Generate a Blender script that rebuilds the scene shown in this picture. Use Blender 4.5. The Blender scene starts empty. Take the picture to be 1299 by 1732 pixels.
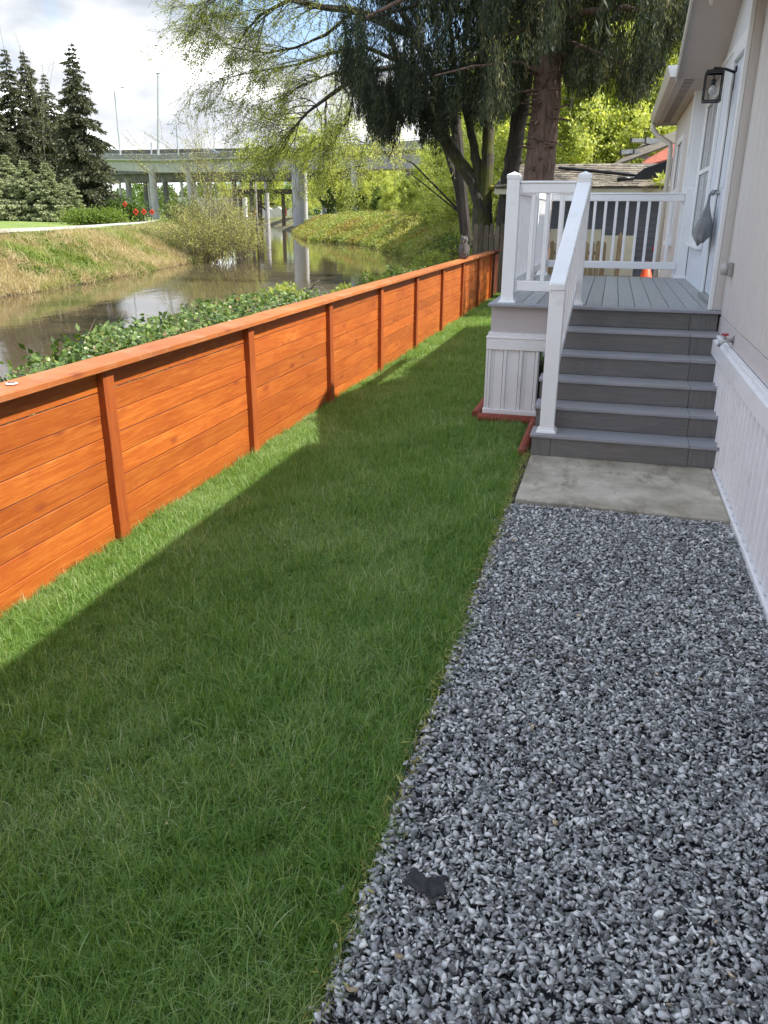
import bpy, math, random
import numpy as np
from mathutils import Vector, Matrix
random.seed(7); rng = np.random.default_rng(11)
S = bpy.context.scene
COL = S.collection
R = math.radians
# ------------------------------------------------------------------ camera
CAM = np.array([-0.9691, -6.3867, 1.8371]); YAW, PITCH, ROLL, FPX = 0.2635, 0.3563, 0.0067, 1349.23
_f = np.array([-math.sin(YAW)*math.cos(PITCH), math.cos(YAW)*math.cos(PITCH), -math.sin(PITCH)])
_r = np.array([math.cos(YAW), math.sin(YAW), 0]); _u = np.cross(_r, _f)
_r2 = _r*math.cos(ROLL)+_u*math.sin(ROLL); _u2 = -_r*math.sin(ROLL)+_u*math.cos(ROLL)
cd = bpy.data.cameras.new('camera'); cam = bpy.data.objects.new('camera', cd); COL.objects.link(cam)
cam.matrix_world = Matrix(((_r2[0], _u2[0], -_f[0], CAM[0]), (_r2[1], _u2[1], -_f[1], CAM[1]), (_r2[2], _u2[2], -_f[2], CAM[2]), (0, 0, 0, 1)))
cd.sensor_fit = 'VERTICAL'; cd.sensor_height = 36; cd.lens = FPX/1732*36; cd.clip_start = 0.05; cd.clip_end = 5000
S.camera = cam
def at(px, py, y):          # the place on the plane Y=y seen at photograph pixel (px, py)
    d = _f+_r2*(px-649.5)/FPX-_u2*(py-866)/FPX
    return CAM+d*(y-CAM[1])/d[1]
# ------------------------------------------------------------------ sky and sun
SUN = Vector((3.46, 0.22, 4.17)).normalized()
w = bpy.data.worlds.new("World"); S.world = w; w.use_nodes = True
nt = w.node_tree; nt.nodes.clear()
def N(t, nt, **k):
    n = nt.nodes.new(t)
    for a, v in k.items(): setattr(n, a, v)
    return n
out = N('ShaderNodeOutputWorld', nt); bg = N('ShaderNodeBackground', nt); sky = N('ShaderNodeTexSky', nt)
sky.sky_type = 'NISHITA'; sky.sun_disc = False; sky.sun_elevation = math.asin(SUN.z); sky.sun_rotation = math.atan2(SUN.x, SUN.y)
sky.air_density = 1.2; sky.dust_density = 0.8
tc = N('ShaderNodeTexCoord', nt)
mp = N('ShaderNodeMapping', nt); mp.inputs['Scale'].default_value = (1, 1, 2.6); mp.inputs['Location'].default_value = (3.76, 1.806, 1.522)
nt.links.new(tc.outputs['Generated'], mp.inputs[0])
n1 = N('ShaderNodeTexNoise', nt); n1.inputs['Scale'].default_value = 2.6; n1.inputs['Detail'].default_value = 9; n1.inputs['Roughness'].default_value = .56
nt.links.new(mp.outputs[0], n1.inputs[0])
cr = N('ShaderNodeValToRGB', nt); cr.color_ramp.elements[0].position = .45; cr.color_ramp.elements[1].position = .54
cr.color_ramp.elements[0].color = (0, 0, 0, 1)
nt.links.new(n1.outputs[0], cr.inputs[0])
n2 = N('ShaderNodeTexNoise', nt); n2.inputs['Scale'].default_value = 5.5; n2.inputs['Detail'].default_value = 7
mp2 = N('ShaderNodeMapping', nt); mp2.inputs['Scale'].default_value = (1, 1, 2.2); mp2.inputs['Location'].default_value = (2.315, 2.105, 1.755)
nt.links.new(tc.outputs['Generated'], mp2.inputs[0]); nt.links.new(mp2.outputs[0], n2.inputs[0])
cc = N('ShaderNodeValToRGB', nt)
for i_, (p_, c_) in enumerate(((.40, (1.28, 1.38, 1.55)), (.54, (2.15, 2.2, 2.28)), (.61, (7.4, 7.5, 7.55)))):
    e_ = cc.color_ramp.elements[i_] if i_ < 2 else cc.color_ramp.elements.new(p_)
    e_.position = p_; e_.color = (*c_, 1)
nt.links.new(n2.outputs[0], cc.inputs[0])
mx = N('ShaderNodeMixRGB', nt); nt.links.new(cr.outputs[0], mx.inputs[0])
sc_ = N('ShaderNodeMixRGB', nt, blend_type='MIX'); sc_.inputs[0].default_value = .85; sc_.inputs[2].default_value = (.85, 1.3, 2.1, 1)
nt.links.new(sky.outputs[0], sc_.inputs[1])
nt.links.new(sc_.outputs[0], mx.inputs[1]); nt.links.new(cc.outputs[0], mx.inputs[2])
nt.links.new(mx.outputs[0], bg.inputs[0]); bg.inputs[1].default_value = 0.125
nt.links.new(bg.outputs[0], out.inputs[0])
sl = bpy.data.lights.new('sun', 'SUN'); so = bpy.data.objects.new('sun', sl); COL.objects.link(so)
sl.energy = 2.0; sl.angle = R(.55); sl.color = (1, .955, .88)
so.rotation_euler = (-SUN).to_track_quat('-Z', 'Y').to_euler(); so.location = (10, 0, 20)
S.view_settings.view_transform = 'Standard'; S.view_settings.look = 'None'; S.view_settings.gamma = 1; S.view_settings.exposure = 2.06
S.cycles.max_bounces = 8; S.cycles.transparent_max_bounces = 8; S.cycles.use_denoising = True

# ------------------------------------------------------------------ materials
MATS = {}
def L(nt, a, b): nt.links.new(a, b)
def ramp(nt, fac, stops):
    c = N('ShaderNodeValToRGB', nt); e = c.color_ramp.elements
    while len(e) < len(stops): e.new(.5)
    for i, (p, col) in enumerate(stops): e[i].position = p; e[i].color = (*col, 1)
    L(nt, fac, c.inputs[0]); return c.outputs[0]
def noise(nt, vec, scale, detail=4, rough=.5, sc=(1, 1, 1), dist=0):
    m = N('ShaderNodeMapping', nt); m.inputs['Scale'].default_value = sc; L(nt, vec, m.inputs[0])
    n = N('ShaderNodeTexNoise', nt); n.inputs['Scale'].default_value = scale; n.inputs['Detail'].default_value = detail
    n.inputs['Roughness'].default_value = rough; n.inputs['Distortion'].default_value = dist
    L(nt, m.outputs[0], n.inputs[0]); return n.outputs[0]
def mixc(nt, f, a, b, mode='MIX'):
    m = N('ShaderNodeMixRGB', nt, blend_type=mode)
    for i, v in enumerate((f, a, b)):
        if isinstance(v, (int, float)): m.inputs[i].default_value = v
        elif isinstance(v, tuple): m.inputs[i].default_value = (*v, 1)
        else: L(nt, v, m.inputs[i])
    return m.outputs[0]
def mth(nt, op, a, b=0.0, c=None):
    m = N('ShaderNodeMath', nt, operation=op)
    for i, v in enumerate((a, b) if c is None else (a, b, c)):
        if isinstance(v, (int, float)): m.inputs[i].default_value = v
        else: L(nt, v, m.inputs[i])
    return m.outputs[0]
def newmat(name):
    m = bpy.data.materials.new(name); m.use_nodes = True; nt = m.node_tree; nt.nodes.clear()
    o = N('ShaderNodeOutputMaterial', nt); b = N('ShaderNodeBsdfPrincipled', nt); L(nt, b.outputs[0], o.inputs[0])
    MATS[name] = m; return m, nt, b, o
def bump(nt, b, h, dist, strength=1):
    u = N('ShaderNodeBump', nt); u.inputs['Distance'].default_value = dist; u.inputs['Strength'].default_value = strength
    L(nt, h, u.inputs['Height']); L(nt, u.outputs[0], b.inputs['Normal'])
def objvec(nt, offs=True):
    t = N('ShaderNodeTexCoord', nt)
    if not offs: return t.outputs['Object'], None
    i = N('ShaderNodeObjectInfo', nt)
    a = N('ShaderNodeVectorMath', nt, operation='ADD'); c = N('ShaderNodeCombineXYZ', nt)
    k = mth(nt, 'MULTIPLY', i.outputs['Random'], 37.0)
    for j in range(3): L(nt, k, c.inputs[j])
    L(nt, t.outputs['Object'], a.inputs[0]); L(nt, c.outputs[0], a.inputs[1])
    return a.outputs[0], i.outputs['Random']
def simple(name, col, rough=.6, var=.12, nscale=6, bumpd=0, bscale=80, metal=0, spec=.5, dirt=None):
    m, nt, b, o = newmat(name); v, rnd = objvec(nt)
    n = noise(nt, v, nscale, 5)
    lo = tuple(c*(1-var) for c in col); hi = tuple(min(1, c*(1+var)) for c in col)
    c = ramp(nt, n, [(.3, lo), (.7, hi)])
    if dirt:
        d = noise(nt, v, nscale*2.3, 6, .65); c = mixc(nt, ramp(nt, d, [(.56, (0, 0, 0)), (.78, (.5, .5, .5))]), c, dirt)
    L(nt, c, b.inputs['Base Color']); b.inputs['Roughness'].default_value = rough; b.inputs['Metallic'].default_value = metal
    b.inputs['Specular IOR Level'].default_value = spec
    if bumpd: bump(nt, b, noise(nt, v, bscale, 4), bumpd)
    return m
def wood(name, stops, sc=(14, .8, 14), rough=.6, knots=None, tone=.25, bd=.0015, spec=.4, stain=None):
    m, nt, b, o = newmat(name); v, rnd = objvec(nt)
    g = noise(nt, v, 3.2, 7, .62, sc, 1.2)
    c = ramp(nt, g, stops)
    big = noise(nt, v, 1.3, 3, .5, (1.5, .7, 1.5)); c = mixc(nt, ramp(nt, big, [(.35, (0, 0, 0)), (.7, (.8, .8, .8))]), c, mixc(nt, 1.0, c, (.72, .6, .5), 'MULTIPLY'))
    if knots:
        vo = N('ShaderNodeTexVoronoi', nt); mm = N('ShaderNodeMapping', nt); mm.inputs['Scale'].default_value = tuple(2.4 if s < 5 else 5.5 for s in sc)
        L(nt, v, mm.inputs[0]); L(nt, mm.outputs[0], vo.inputs[0]); vo.inputs['Scale'].default_value = 1
        k = ramp(nt, vo.outputs[0], [(.07, (1, 1, 1)), (.20, (0, 0, 0))]); c = mixc(nt, mth(nt, 'MULTIPLY', k, .85), c, knots)
    if stain:
        d = noise(nt, v, 2.2, 6, .7); c = mixc(nt, ramp(nt, d, [(.52, (0, 0, 0)), (.7, (.75, .75, .75))]), c, stain)
    tn = mth(nt, 'MULTIPLY_ADD', rnd, tone, 1-tone*.55)
    cmb = N('ShaderNodeCombineXYZ', nt)
    for j in range(3): L(nt, tn, cmb.inputs[j])
    c = mixc(nt, 1.0, c, cmb.outputs[0], 'MULTIPLY')
    L(nt, c, b.inputs['Base Color']); b.inputs['Roughness'].default_value = rough; b.inputs['Specular IOR Level'].default_value = spec
    bump(nt, b, g, bd); return m
# boards on the fence run along Y, posts along Z
wood('stained_board', [(.25, (.33, .072, .009)), (.5, (.46, .118, .015)), (.8, (.60, .215, .04))], knots=(.24, .045, .012), tone=.30, stain=(.36, .075, .015))
wood('stained_post', [(.3, (.28, .06, .013)), (.7, (.44, .115, .022))], sc=(14, 14, .8), tone=.15)
wood('stained_cap', [(.25, (.34, .10, .025)), (.55, (.48, .155, .04)), (.85, (.60, .26, .09))], knots=(.24, .06, .02), tone=.2, stain=(.42, .22, .11))
wood('dark_stained', [(.3, (.10, .03, .015)), (.7, (.2, .06, .03))], sc=(14, 14, .8), tone=.4)  # much darker wood tone for the last boards and cap of the fence
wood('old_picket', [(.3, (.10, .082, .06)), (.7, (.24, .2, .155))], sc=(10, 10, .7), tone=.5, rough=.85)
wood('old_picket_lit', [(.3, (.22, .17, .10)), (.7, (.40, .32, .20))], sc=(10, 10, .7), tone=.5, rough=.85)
wood('timber_red', [(.3, (.20, .035, .02)), (.7, (.38, .085, .05))], sc=(10, 1, 10), tone=.2, stain=(.3, .12, .08))
def composite(name, lo, hi, sc, tone):
    m, nt, b, o = newmat(name); v, rnd = objvec(nt)
    g = noise(nt, v, 4, 6, .6, sc, .6); g2 = noise(nt, v, 1.2, 3, .5)
    c = ramp(nt, g, [(.3, lo), (.7, hi)]); c = mixc(nt, ramp(nt, g2, [(.4, (0, 0, 0)), (.7, (.5, .5, .5))]), c, mixc(nt, 1.0, c, (1.12, 1.04, .93), 'MULTIPLY'))
    tn = mth(nt, 'MULTIPLY_ADD', rnd, tone, 1-tone*.5); cmb = N('ShaderNodeCombineXYZ', nt)
    for j in range(3): L(nt, tn, cmb.inputs[j])
    sc2 = ramp(nt, noise(nt, v, 3.1, 7, .75), [(.55, (0, 0, 0)), (.72, (.4, .4, .4))]); c = mixc(nt, sc2, c, (.30, .27, .23)); L(nt, mixc(nt, 1.0, c, cmb.outputs[0], 'MULTIPLY'), b.inputs['Base Color']); b.inputs['Roughness'].default_value = .55
    bump(nt, b, noise(nt, v, 6, 6, .65, sc, .4), .0016)
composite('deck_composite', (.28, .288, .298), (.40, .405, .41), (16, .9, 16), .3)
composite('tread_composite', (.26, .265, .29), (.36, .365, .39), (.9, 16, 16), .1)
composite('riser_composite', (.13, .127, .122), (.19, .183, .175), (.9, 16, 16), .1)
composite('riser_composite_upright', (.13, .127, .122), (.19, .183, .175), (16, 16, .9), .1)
simple('vinyl_white', (.90, .90, .90), .35, .02, 3, 0, dirt=(.62, .61, .6))
simple('vinyl_edge', (.74, .74, .75), .4, .02, 3)
simple('door_white', (.72, .76, .82), .4, .03, 3)
simple('trim_white', (.82, .825, .825), .5, .03, 4, .0006, 200)
simple('skirt_white', (.86, .86, .86), .45, .03, 2, dirt=(.6, .58, .56))
m, nt, b, o = newmat('skirt_perforated'); t = N('ShaderNodeTexCoord', nt); sx = N('ShaderNodeSeparateXYZ', nt); L(nt, t.outputs['Object'], sx.inputs[0])
def dots(nt, a, c, k=520.0):
    r_ = mth(nt, 'MULTIPLY', mth(nt, 'SINE', mth(nt, 'MULTIPLY', mth(nt, 'ADD', a, c), k)), mth(nt, 'SINE', mth(nt, 'MULTIPLY', mth(nt, 'SUBTRACT', a, c), k)))
    return mth(nt, 'GREATER_THAN', r_, .45)
hx = mth(nt, 'ADD', sx.outputs[0], sx.outputs[1])
L(nt, mixc(nt, dots(nt, hx, sx.outputs[2], 190.0), (.86, .86, .86), (.50, .50, .50)), b.inputs['Base Color']); b.inputs['Roughness'].default_value = .45
def siding(name, col, sc):
    m, nt, b, o = newmat(name); v, rnd = objvec(nt)
    g = noise(nt, v, 5, 7, .65, sc, .5); c = ramp(nt, g, [(.3, tuple(x*.93 for x in col)), (.7, tuple(x*1.05 for x in col))])
    L(nt, c, b.inputs['Base Color']); b.inputs['Roughness'].default_value = .65; bump(nt, b, g, .003)
siding('siding_tan', (.63, .59, .555), (12, 12, .8)); siding('siding_tan_flat', (.60, .555, .54), (12, .8, 12)); siding('fascia_tan', (.58, .535, .53), (.8, 12, 12))
siding('siding_pale', (.70, .73, .78), (12, 12, .8)); siding('siding_slate', (.105, .115, .13), (.8, 12, 12))
simple('soffit_tan', (.50, .45, .41), .7, .04, 3); simple('gutter_tan', (.62, .585, .51), .35, .04, 3)
simple('roof_shingle', (.12, .11, .10), .9, .3, 20, .004, 60)
wood('shake_roof', [(.25, (.14, .125, .10)), (.75, (.33, .30, .25))], sc=(10, 1, 10), tone=.6, rough=.9, bd=.004, stain=(.12, .11, .05))
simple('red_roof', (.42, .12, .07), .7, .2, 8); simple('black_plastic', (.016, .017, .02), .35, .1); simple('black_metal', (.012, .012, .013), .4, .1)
simple('cream_board', (.66, .62, .46), .6, .06, 4); simple('cone_orange', (.85, .10, .02), .5, .08)
simple('white_paint', (.7, .69, .66), .6, .12, 7, dirt=(.4, .38, .34)); simple('metal_galv', (.46, .46, .45), .35, .12, 12, metal=.9)
simple('red_handle', (.45, .015, .03), .4, .08); simple('outlet_and_groove_shade', (.34, .33, .31), .5, .1); simple('outlet_cover', (.45, .44, .42), .3, .1)
simple('bulb_glass', (.8, .8, .78), .15, .02)
m, nt, b, o = newmat('grey_cloth'); v, _ = objvec(nt); n = noise(nt, v, 9, 4); L(nt, ramp(nt, n, [(.3, (.15, .15, .16)), (.7, (.24, .24, .25))]), b.inputs['Base Color']); b.inputs['Roughness'].default_value = .9; b.inputs['Sheen Weight'].default_value = .3; bump(nt, b, noise(nt, v, 14, 4, .5, (3, 3, .7)), .012)
m, nt, b, o = newmat('black_fabric'); v, _ = objvec(nt); n = noise(nt, v, 60, 4); L(nt, ramp(nt, n, [(.3, (.022, .023, .025)), (.75, (.05, .051, .055))]), b.inputs['Base Color']); b.inputs['Roughness'].default_value = .8; bump(nt, b, n, .002)
m, nt, b, o = newmat('window_pane'); b.inputs['Base Color'].default_value = (.03, .035, .035, 1); b.inputs['Roughness'].default_value = .03; b.inputs['Specular IOR Level'].default_value = 1; b.inputs['IOR'].default_value = 1.6
m, nt, b, o = newmat('lantern_pane'); b.inputs['Transmission Weight'].default_value = 1; b.inputs['Roughness'].default_value = .02; b.inputs['IOR'].default_value = 1.1
m, nt, b, o = newmat('concrete_slab'); v, _ = objvec(nt)
n = noise(nt, v, 3, 8, .65); c = ramp(nt, n, [(.3, (.27, .24, .175)), (.5, (.43, .39, .31)), (.7, (.62, .58, .47))])
n_ = noise(nt, v, 60, 4, .7); c = mixc(nt, ramp(nt, n_, [(.55, (0, 0, 0)), (.8, (.5, .5, .5))]), c, (.2, .19, .17))
st = noise(nt, v, 2.1, 5, .7, (2.5, 1, 1)); c = mixc(nt, ramp(nt, st, [(.52, (0, 0, 0)), (.66, (.75, .75, .75))]), c, (.20, .165, .12))
L(nt, c, b.inputs['Base Color']); b.inputs['Roughness'].default_value = .85; bump(nt, b, noise(nt, v, 25, 8, .7), .004)
m, nt, b, o = newmat('bridge_concrete'); v, _ = objvec(nt)
n = noise(nt, v, .35, 7, .6, (1, 1, .25)); c = ramp(nt, n, [(.3, (.20, .19, .19)), (.7, (.33, .32, .31))]); st = noise(nt, v, .9, 6, .6, (1.5, 1.5, .12)); c = mixc(nt, ramp(nt, st, [(.5, (0, 0, 0)), (.75, (.6, .6, .6))]), c, (.15, .145, .13))
L(nt, c, b.inputs['Base Color']); b.inputs['Roughness'].default_value = .85
simple('bridge_dark', (.13, .125, .115), .9, .25, .5); simple('rust_steel', (.09, .075, .06), .8, .25, 1); simple('guard_rail', (.55, .55, .53), .5, .15, 1)
simple('sign_orange', (.92, .085, .025), .55, .05); simple('sign_black', (.02, .02, .02), .6, .1); simple('netting_orange', (.75, .13, .05), .7, .1)
simple('pole_grey', (.33, .35, .36), .5, .08, 1); simple('pier_concrete_light', (.46, .445, .445), .8, .12, .4, dirt=(.3, .3, .27))
simple('car_paint', (.14, .16, .18), .25, .05); simple('car_white', (.7, .7, .7), .3, .03); simple('tyre', (.02, .02, .02), .8, .05)
simple('path_gravel', (.42, .40, .36), .9, .12, .6); simple('soil_dark', (.035, .028, .02), .95, .3, 12, .01, 40); simple('gravel_bed', (.05, .052, .056), .95, .35, 60)
simple('rock_tan', (.36, .27, .17), .8, .2, 30, .002, 60)
def bark(name, lo, hi, sc=(6, 6, 1), s=3, d=.03, moss=None):
    m, nt, b, o = newmat(name); v, _ = objvec(nt); n = noise(nt, v, s, 8, .65, sc, .5)
    c = ramp(nt, n, [(.35, lo), (.65, hi)])
    if moss: c = mixc(nt, ramp(nt, noise(nt, v, .9, 5), [(.5, (0, 0, 0)), (.62, (.8, .8, .8))]), c, moss)
    L(nt, c, b.inputs['Base Color']); b.inputs['Roughness'].default_value = .9; bump(nt, b, n, d)
bark('bark_red', (.075, .045, .034), (.235, .15, .12)); bark('bark_dark', (.02, .017, .014), (.075, .06, .048)); bark('bark_moss', (.035, .03, .022), (.105, .09, .065), moss=(.10, .11, .02)); bark('bark_grey', (.10, .09, .075), (.25, .23, .19)); bark('twig', (.09, .07, .05), (.2, .17, .12), s=1)
bark('moss', (.10, .10, .01), (.28, .27, .03), (1, 1, 1), 8)
bark('owl_feather', (.035, .028, .024), (.17, .15, .135), (1, 1, .4), 26, .006)
def leafm(name, stops, trans=.45, rough=.5, inst=False, patch=None):
    m, nt, b, o = newmat(name)
    a = N('ShaderNodeAttribute', nt); a.attribute_name = 'tone'; f = a.outputs['Fac']
    if inst:
        i = N('ShaderNodeObjectInfo', nt); f = mth(nt, 'ADD', mth(nt, 'MULTIPLY', f, .7), mth(nt, 'MULTIPLY', i.outputs['Random'], .3))
    c = ramp(nt, f, stops)
    if patch:
        g = N('ShaderNodeNewGeometry', nt); n = noise(nt, g.outputs['Position'], patch[0], 4, .6)
        c = mixc(nt, ramp(nt, n, [(patch[2], (0, 0, 0)), (patch[3], (1, 1, 1))]), c, mixc(nt, 1., c, patch[1], 'MULTIPLY'))
    L(nt, c, b.inputs['Base Color']); b.inputs['Roughness'].default_value = rough; b.inputs['Specular IOR Level'].default_value = .35
    t = N('ShaderNodeBsdfTranslucent', nt); L(nt, mixc(nt, 1., c, (1.5, 1.45, .6), 'MULTIPLY'), t.inputs[0])
    ms = N('ShaderNodeMixShader', nt); ms.inputs[0].default_value = trans; L(nt, b.outputs[0], ms.inputs[1]); L(nt, t.outputs[0], ms.inputs[2]); L(nt, ms.outputs[0], o.inputs[0])
leafm('grass_blade', [(0, (.06, .125, .018)), (.35, (.145, .28, .05)), (.75, (.26, .42, .12)), (1, (.48, .56, .32))], .42, .38, True, (1.25, (1.4, 1.22, 1.75), .46, .68))
leafm('ivy_leaf', [(0, (.05, .085, .025)), (.45, (.11, .18, .045)), (.9, (.23, .31, .09)), (1, (.30, .19, .10))], .3, .36)
leafm('cedar_leaf', [(0, (.014, .022, .012)), (.5, (.032, .046, .024)), (.8, (.08, .10, .045)), (1, (.17, .16, .07))], .28, .6)
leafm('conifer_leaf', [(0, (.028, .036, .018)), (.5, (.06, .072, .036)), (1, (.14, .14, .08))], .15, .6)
leafm('spruce_leaf', [(0, (.09, .12, .06)), (.5, (.22, .26, .13)), (1, (.38, .40, .23))], .15, .6)
leafm('spring_leaf', [(0, (.27, .32, .07)), (.5, (.48, .54, .16)), (1, (.76, .77, .36))], .5, .5)
leafm('young_leaf', [(0, (.16, .22, .04)), (.5, (.29, .35, .07)), (1, (.44, .47, .15))], .45, .5)
leafm('mid_leaf', [(0, (.035, .06, .012)), (.5, (.08, .14, .025)), (1, (.16, .24, .05))], .4, .5)
leafm('bramble_leaf', [(0, (.15, .19, .045)), (.5, (.27, .33, .08)), (1, (.44, .43, .18))], .4, .6, True, (.12, (1.15, .8, .95), .45, .65))
leafm('dry_grass', [(0, (.27, .20, .11)), (.5, (.47, .38, .22)), (1, (.66, .57, .37))], .3, .8, True, (.22, (.55, .85, .38), .47, .62))
leafm('bank_green', [(0, (.07, .12, .02)), (.5, (.14, .21, .035)), (1, (.25, .31, .07))], .4, .6, True, (.3, (1.25, 1., 1.1), .5, .7))
leafm('scrub_leaf', [(0, (.24, .20, .10)), (.5, (.38, .38, .14)), (1, (.52, .54, .17))], .3, .7)
# terrain
m, nt, b, o = newmat('bank_ground'); g = N('ShaderNodeNewGeometry', nt); P = g.outputs['Position']
n = noise(nt, P, .22, 6, .6); c = ramp(nt, n, [(.4, (.10, .15, .03)), (.5, (.20, .18, .08)), (.62, (.30, .24, .13))])
a = N('ShaderNodeAttribute', nt); a.attribute_name = 'lawn'
lw = ramp(nt, noise(nt, P, .5, 4), [(.35, (.13, .19, .03)), (.65, (.20, .27, .05))])
c = mixc(nt, a.outputs['Fac'], c, lw); wl = N('ShaderNodeAttribute', nt); wl.attribute_name = 'mud'
c = mixc(nt, wl.outputs['Fac'], c, (.045, .035, .025)); L(nt, c, b.inputs['Base Color']); b.inputs['Roughness'].default_value = .95
m, nt, b, o = newmat('river_water'); g = N('ShaderNodeNewGeometry', nt)
b.inputs['Base Color'].default_value = (.095, .072, .042, 1); b.inputs['Roughness'].default_value = .035; b.inputs['IOR'].default_value = 1.33; b.inputs['Specular IOR Level'].default_value = .75
h = mth(nt, 'ADD', noise(nt, g.outputs['Position'], 1.1, 4, .6, (1.2, .5, 1)), mth(nt, 'MULTIPLY', noise(nt, g.outputs['Position'], .22, 3, .5, (1, .4, 1)), 2.5)); bump(nt, b, h, .02, .28)
m, nt, b, o = newmat('lawn_soil'); g = N('ShaderNodeNewGeometry', nt); L(nt, ramp(nt, noise(nt, g.outputs['Position'], 9, 5), [(.3, (.05, .08, .02)), (.7, (.12, .19, .04))]), b.inputs['Base Color']); b.inputs['Roughness'].default_value = 1
m, nt, b, o = newmat('gravel_stone'); a = N('ShaderNodeAttribute', nt); a.attribute_name = 'tone'; g = N('ShaderNodeNewGeometry', nt)
c = ramp(nt, a.outputs['Fac'], [(0, (.105, .102, .10)), (.3, (.25, .254, .26)), (.62, (.52, .525, .52)), (.9, (.80, .80, .775)), (.965, (.83, .825, .79)), (1, (.55, .45, .30))])
c = mixc(nt, ramp(nt, noise(nt, g.outputs['Position'], 260, 4, .7), [(.4, (0, 0, 0)), (.75, (.6, .6, .6))]), c, mixc(nt, 1., c, (1.7, 1.7, 1.65), 'MULTIPLY'))
L(nt, mixc(nt, ramp(nt, noise(nt, g.outputs['Position'], 1.6, 3), [(.35, (0, 0, 0)), (.7, (.4, .4, .4))]), c, mixc(nt, 1., c, (.76, .77, .80), 'MULTIPLY')), b.inputs['Base Color'])
b.inputs['Roughness'].default_value = .62; bump(nt, b, noise(nt, g.outputs['Position'], 330, 4), .0006)

# ------------------------------------------------------------------ mesh helpers
class MB:
    def __init__(s): s.v = []; s.f = []; s.m = []
    def add(s, v, f, mi=0):
        k = len(s.v); s.v += [tuple(map(float, p)) for p in v]; s.f += [tuple(i+k for i in q) for q in f]; s.m += [mi]*len(f); return s
    def box(s, x0, x1, y0, y1, z0, z1, mi=0):
        return s.add([(x0, y0, z0), (x1, y0, z0), (x1, y1, z0), (x0, y1, z0), (x0, y0, z1), (x1, y0, z1), (x1, y1, z1), (x0, y1, z1)],
                     [(0, 3, 2, 1), (4, 5, 6, 7), (0, 1, 5, 4), (1, 2, 6, 5), (2, 3, 7, 6), (3, 0, 4, 7)], mi)
    def frustum(s, cx, cy, z0, z1, a, b_, mi=0):   # square section, half widths a -> b_
        v = [(cx+i*a, cy+j*a, z0) for i, j in ((-1, -1), (1, -1), (1, 1), (-1, 1))]+[(cx+i*b_, cy+j*b_, z1) for i, j in ((-1, -1), (1, -1), (1, 1), (-1, 1))]
        return s.add(v, [(0, 3, 2, 1), (4, 5, 6, 7), (0, 1, 5, 4), (1, 2, 6, 5), (2, 3, 7, 6), (3, 0, 4, 7)], mi)
    def prism(s, prof, ax, a0, a1, mi=0):          # profile of 2D points swept along axis ax
        n = len(prof); P = []
        for a in (a0, a1):
            for p, q in prof: P.append({0: (a, p, q), 1: (p, a, q), 2: (p, q, a)}[ax])
        f = [(i, (i+1) % n, n+(i+1) % n, n+i) for i in range(n)]+[tuple(range(n))[::-1], tuple(range(n, 2*n))]
        return s.add(P, f, mi)
    def tube(s, pts, rad, n=6, mi=0, cap=True):
        pts = [Vector(p) for p in pts]
        if not hasattr(rad, '__len__'): rad = [rad]*len(pts)
        ref = None; V = []
        for i, p in enumerate(pts):
            t = (pts[min(i+1, len(pts)-1)]-pts[max(i-1, 0)])
            t = t.normalized() if t.length > 1e-9 else Vector((0, 0, 1))
            if ref is None: ref = Vector((1, 0, 0)) if abs(t.x) < .8 else Vector((0, 1, 0))
            a = (ref-t*ref.dot(t)).normalized(); b_ = t.cross(a); ref = a
            for k in range(n):
                th = 2*math.pi*k/n; V.append(p+(a*math.cos(th)+b_*math.sin(th))*rad[i])
        F = [(i*n+k, i*n+(k+1) % n, (i+1)*n+(k+1) % n, (i+1)*n+k) for i in range(len(pts)-1) for k in range(n)]
        if cap: F += [tuple(range(n))[::-1], tuple(range((len(pts)-1)*n, len(pts)*n))]
        return s.add(V, F, mi)
    def lathe(s, prof, c=(0, 0, 0), n=16, mi=0, sx=1, sy=1):
        V = [(c[0]+r*math.cos(2*math.pi*k/n)*sx, c[1]+r*math.sin(2*math.pi*k/n)*sy, c[2]+z) for r, z in prof for k in range(n)]
        F = [(i*n+k, i*n+(k+1) % n, (i+1)*n+(k+1) % n, (i+1)*n+k) for i in range(len(prof)-1) for k in range(n)]+[tuple(range(n))[::-1], tuple(range((len(prof)-1)*n, len(prof)*n))]
        return s.add(V, F, mi)
    def build(s, name, mats, parent=None, bevel=0, smooth=False, seg=1):
        me = bpy.data.meshes.new(name); me.from_pydata(s.v, [], s.f)
        for q in ([mats] if isinstance(mats, str) else mats): me.materials.append(MATS[q])
        if len(set(s.m)) > 1: me.polygons.foreach_set('material_index', s.m)
        if smooth: me.polygons.foreach_set('use_smooth', [True]*len(me.polygons))
        return link(name, me, parent, bevel, seg)
def link(name, me, parent=None, bevel=0, seg=1):
    o = bpy.data.objects.new(name, me); COL.objects.link(o)
    if parent is not None:
        o.parent = parent
        if sum(abs(c) for c in parent.location) > 0: o.matrix_parent_inverse = Matrix.Translation(-parent.location) if parent.parent is None else Matrix()
    if bevel:
        b = o.modifiers.new('bevel', 'BEVEL'); b.width = bevel; b.segments = seg; b.limit_method = 'ANGLE'
    return o
def tag(o, label=None, cat=None, group=None, kind=None):
    for k, v in (('label', label), ('category', cat), ('group', group), ('kind', kind)):
        if v: o[k] = v
    return o
def empty(name, loc, label, cat, group=None):
    o = bpy.data.objects.new(name, None); COL.objects.link(o); o.location = loc; o.empty_display_size = .1
    return tag(o, label, cat, group)
def struct(name, mb, mat, **k): return tag(mb.build(name, mat, **k), kind='structure')
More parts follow.
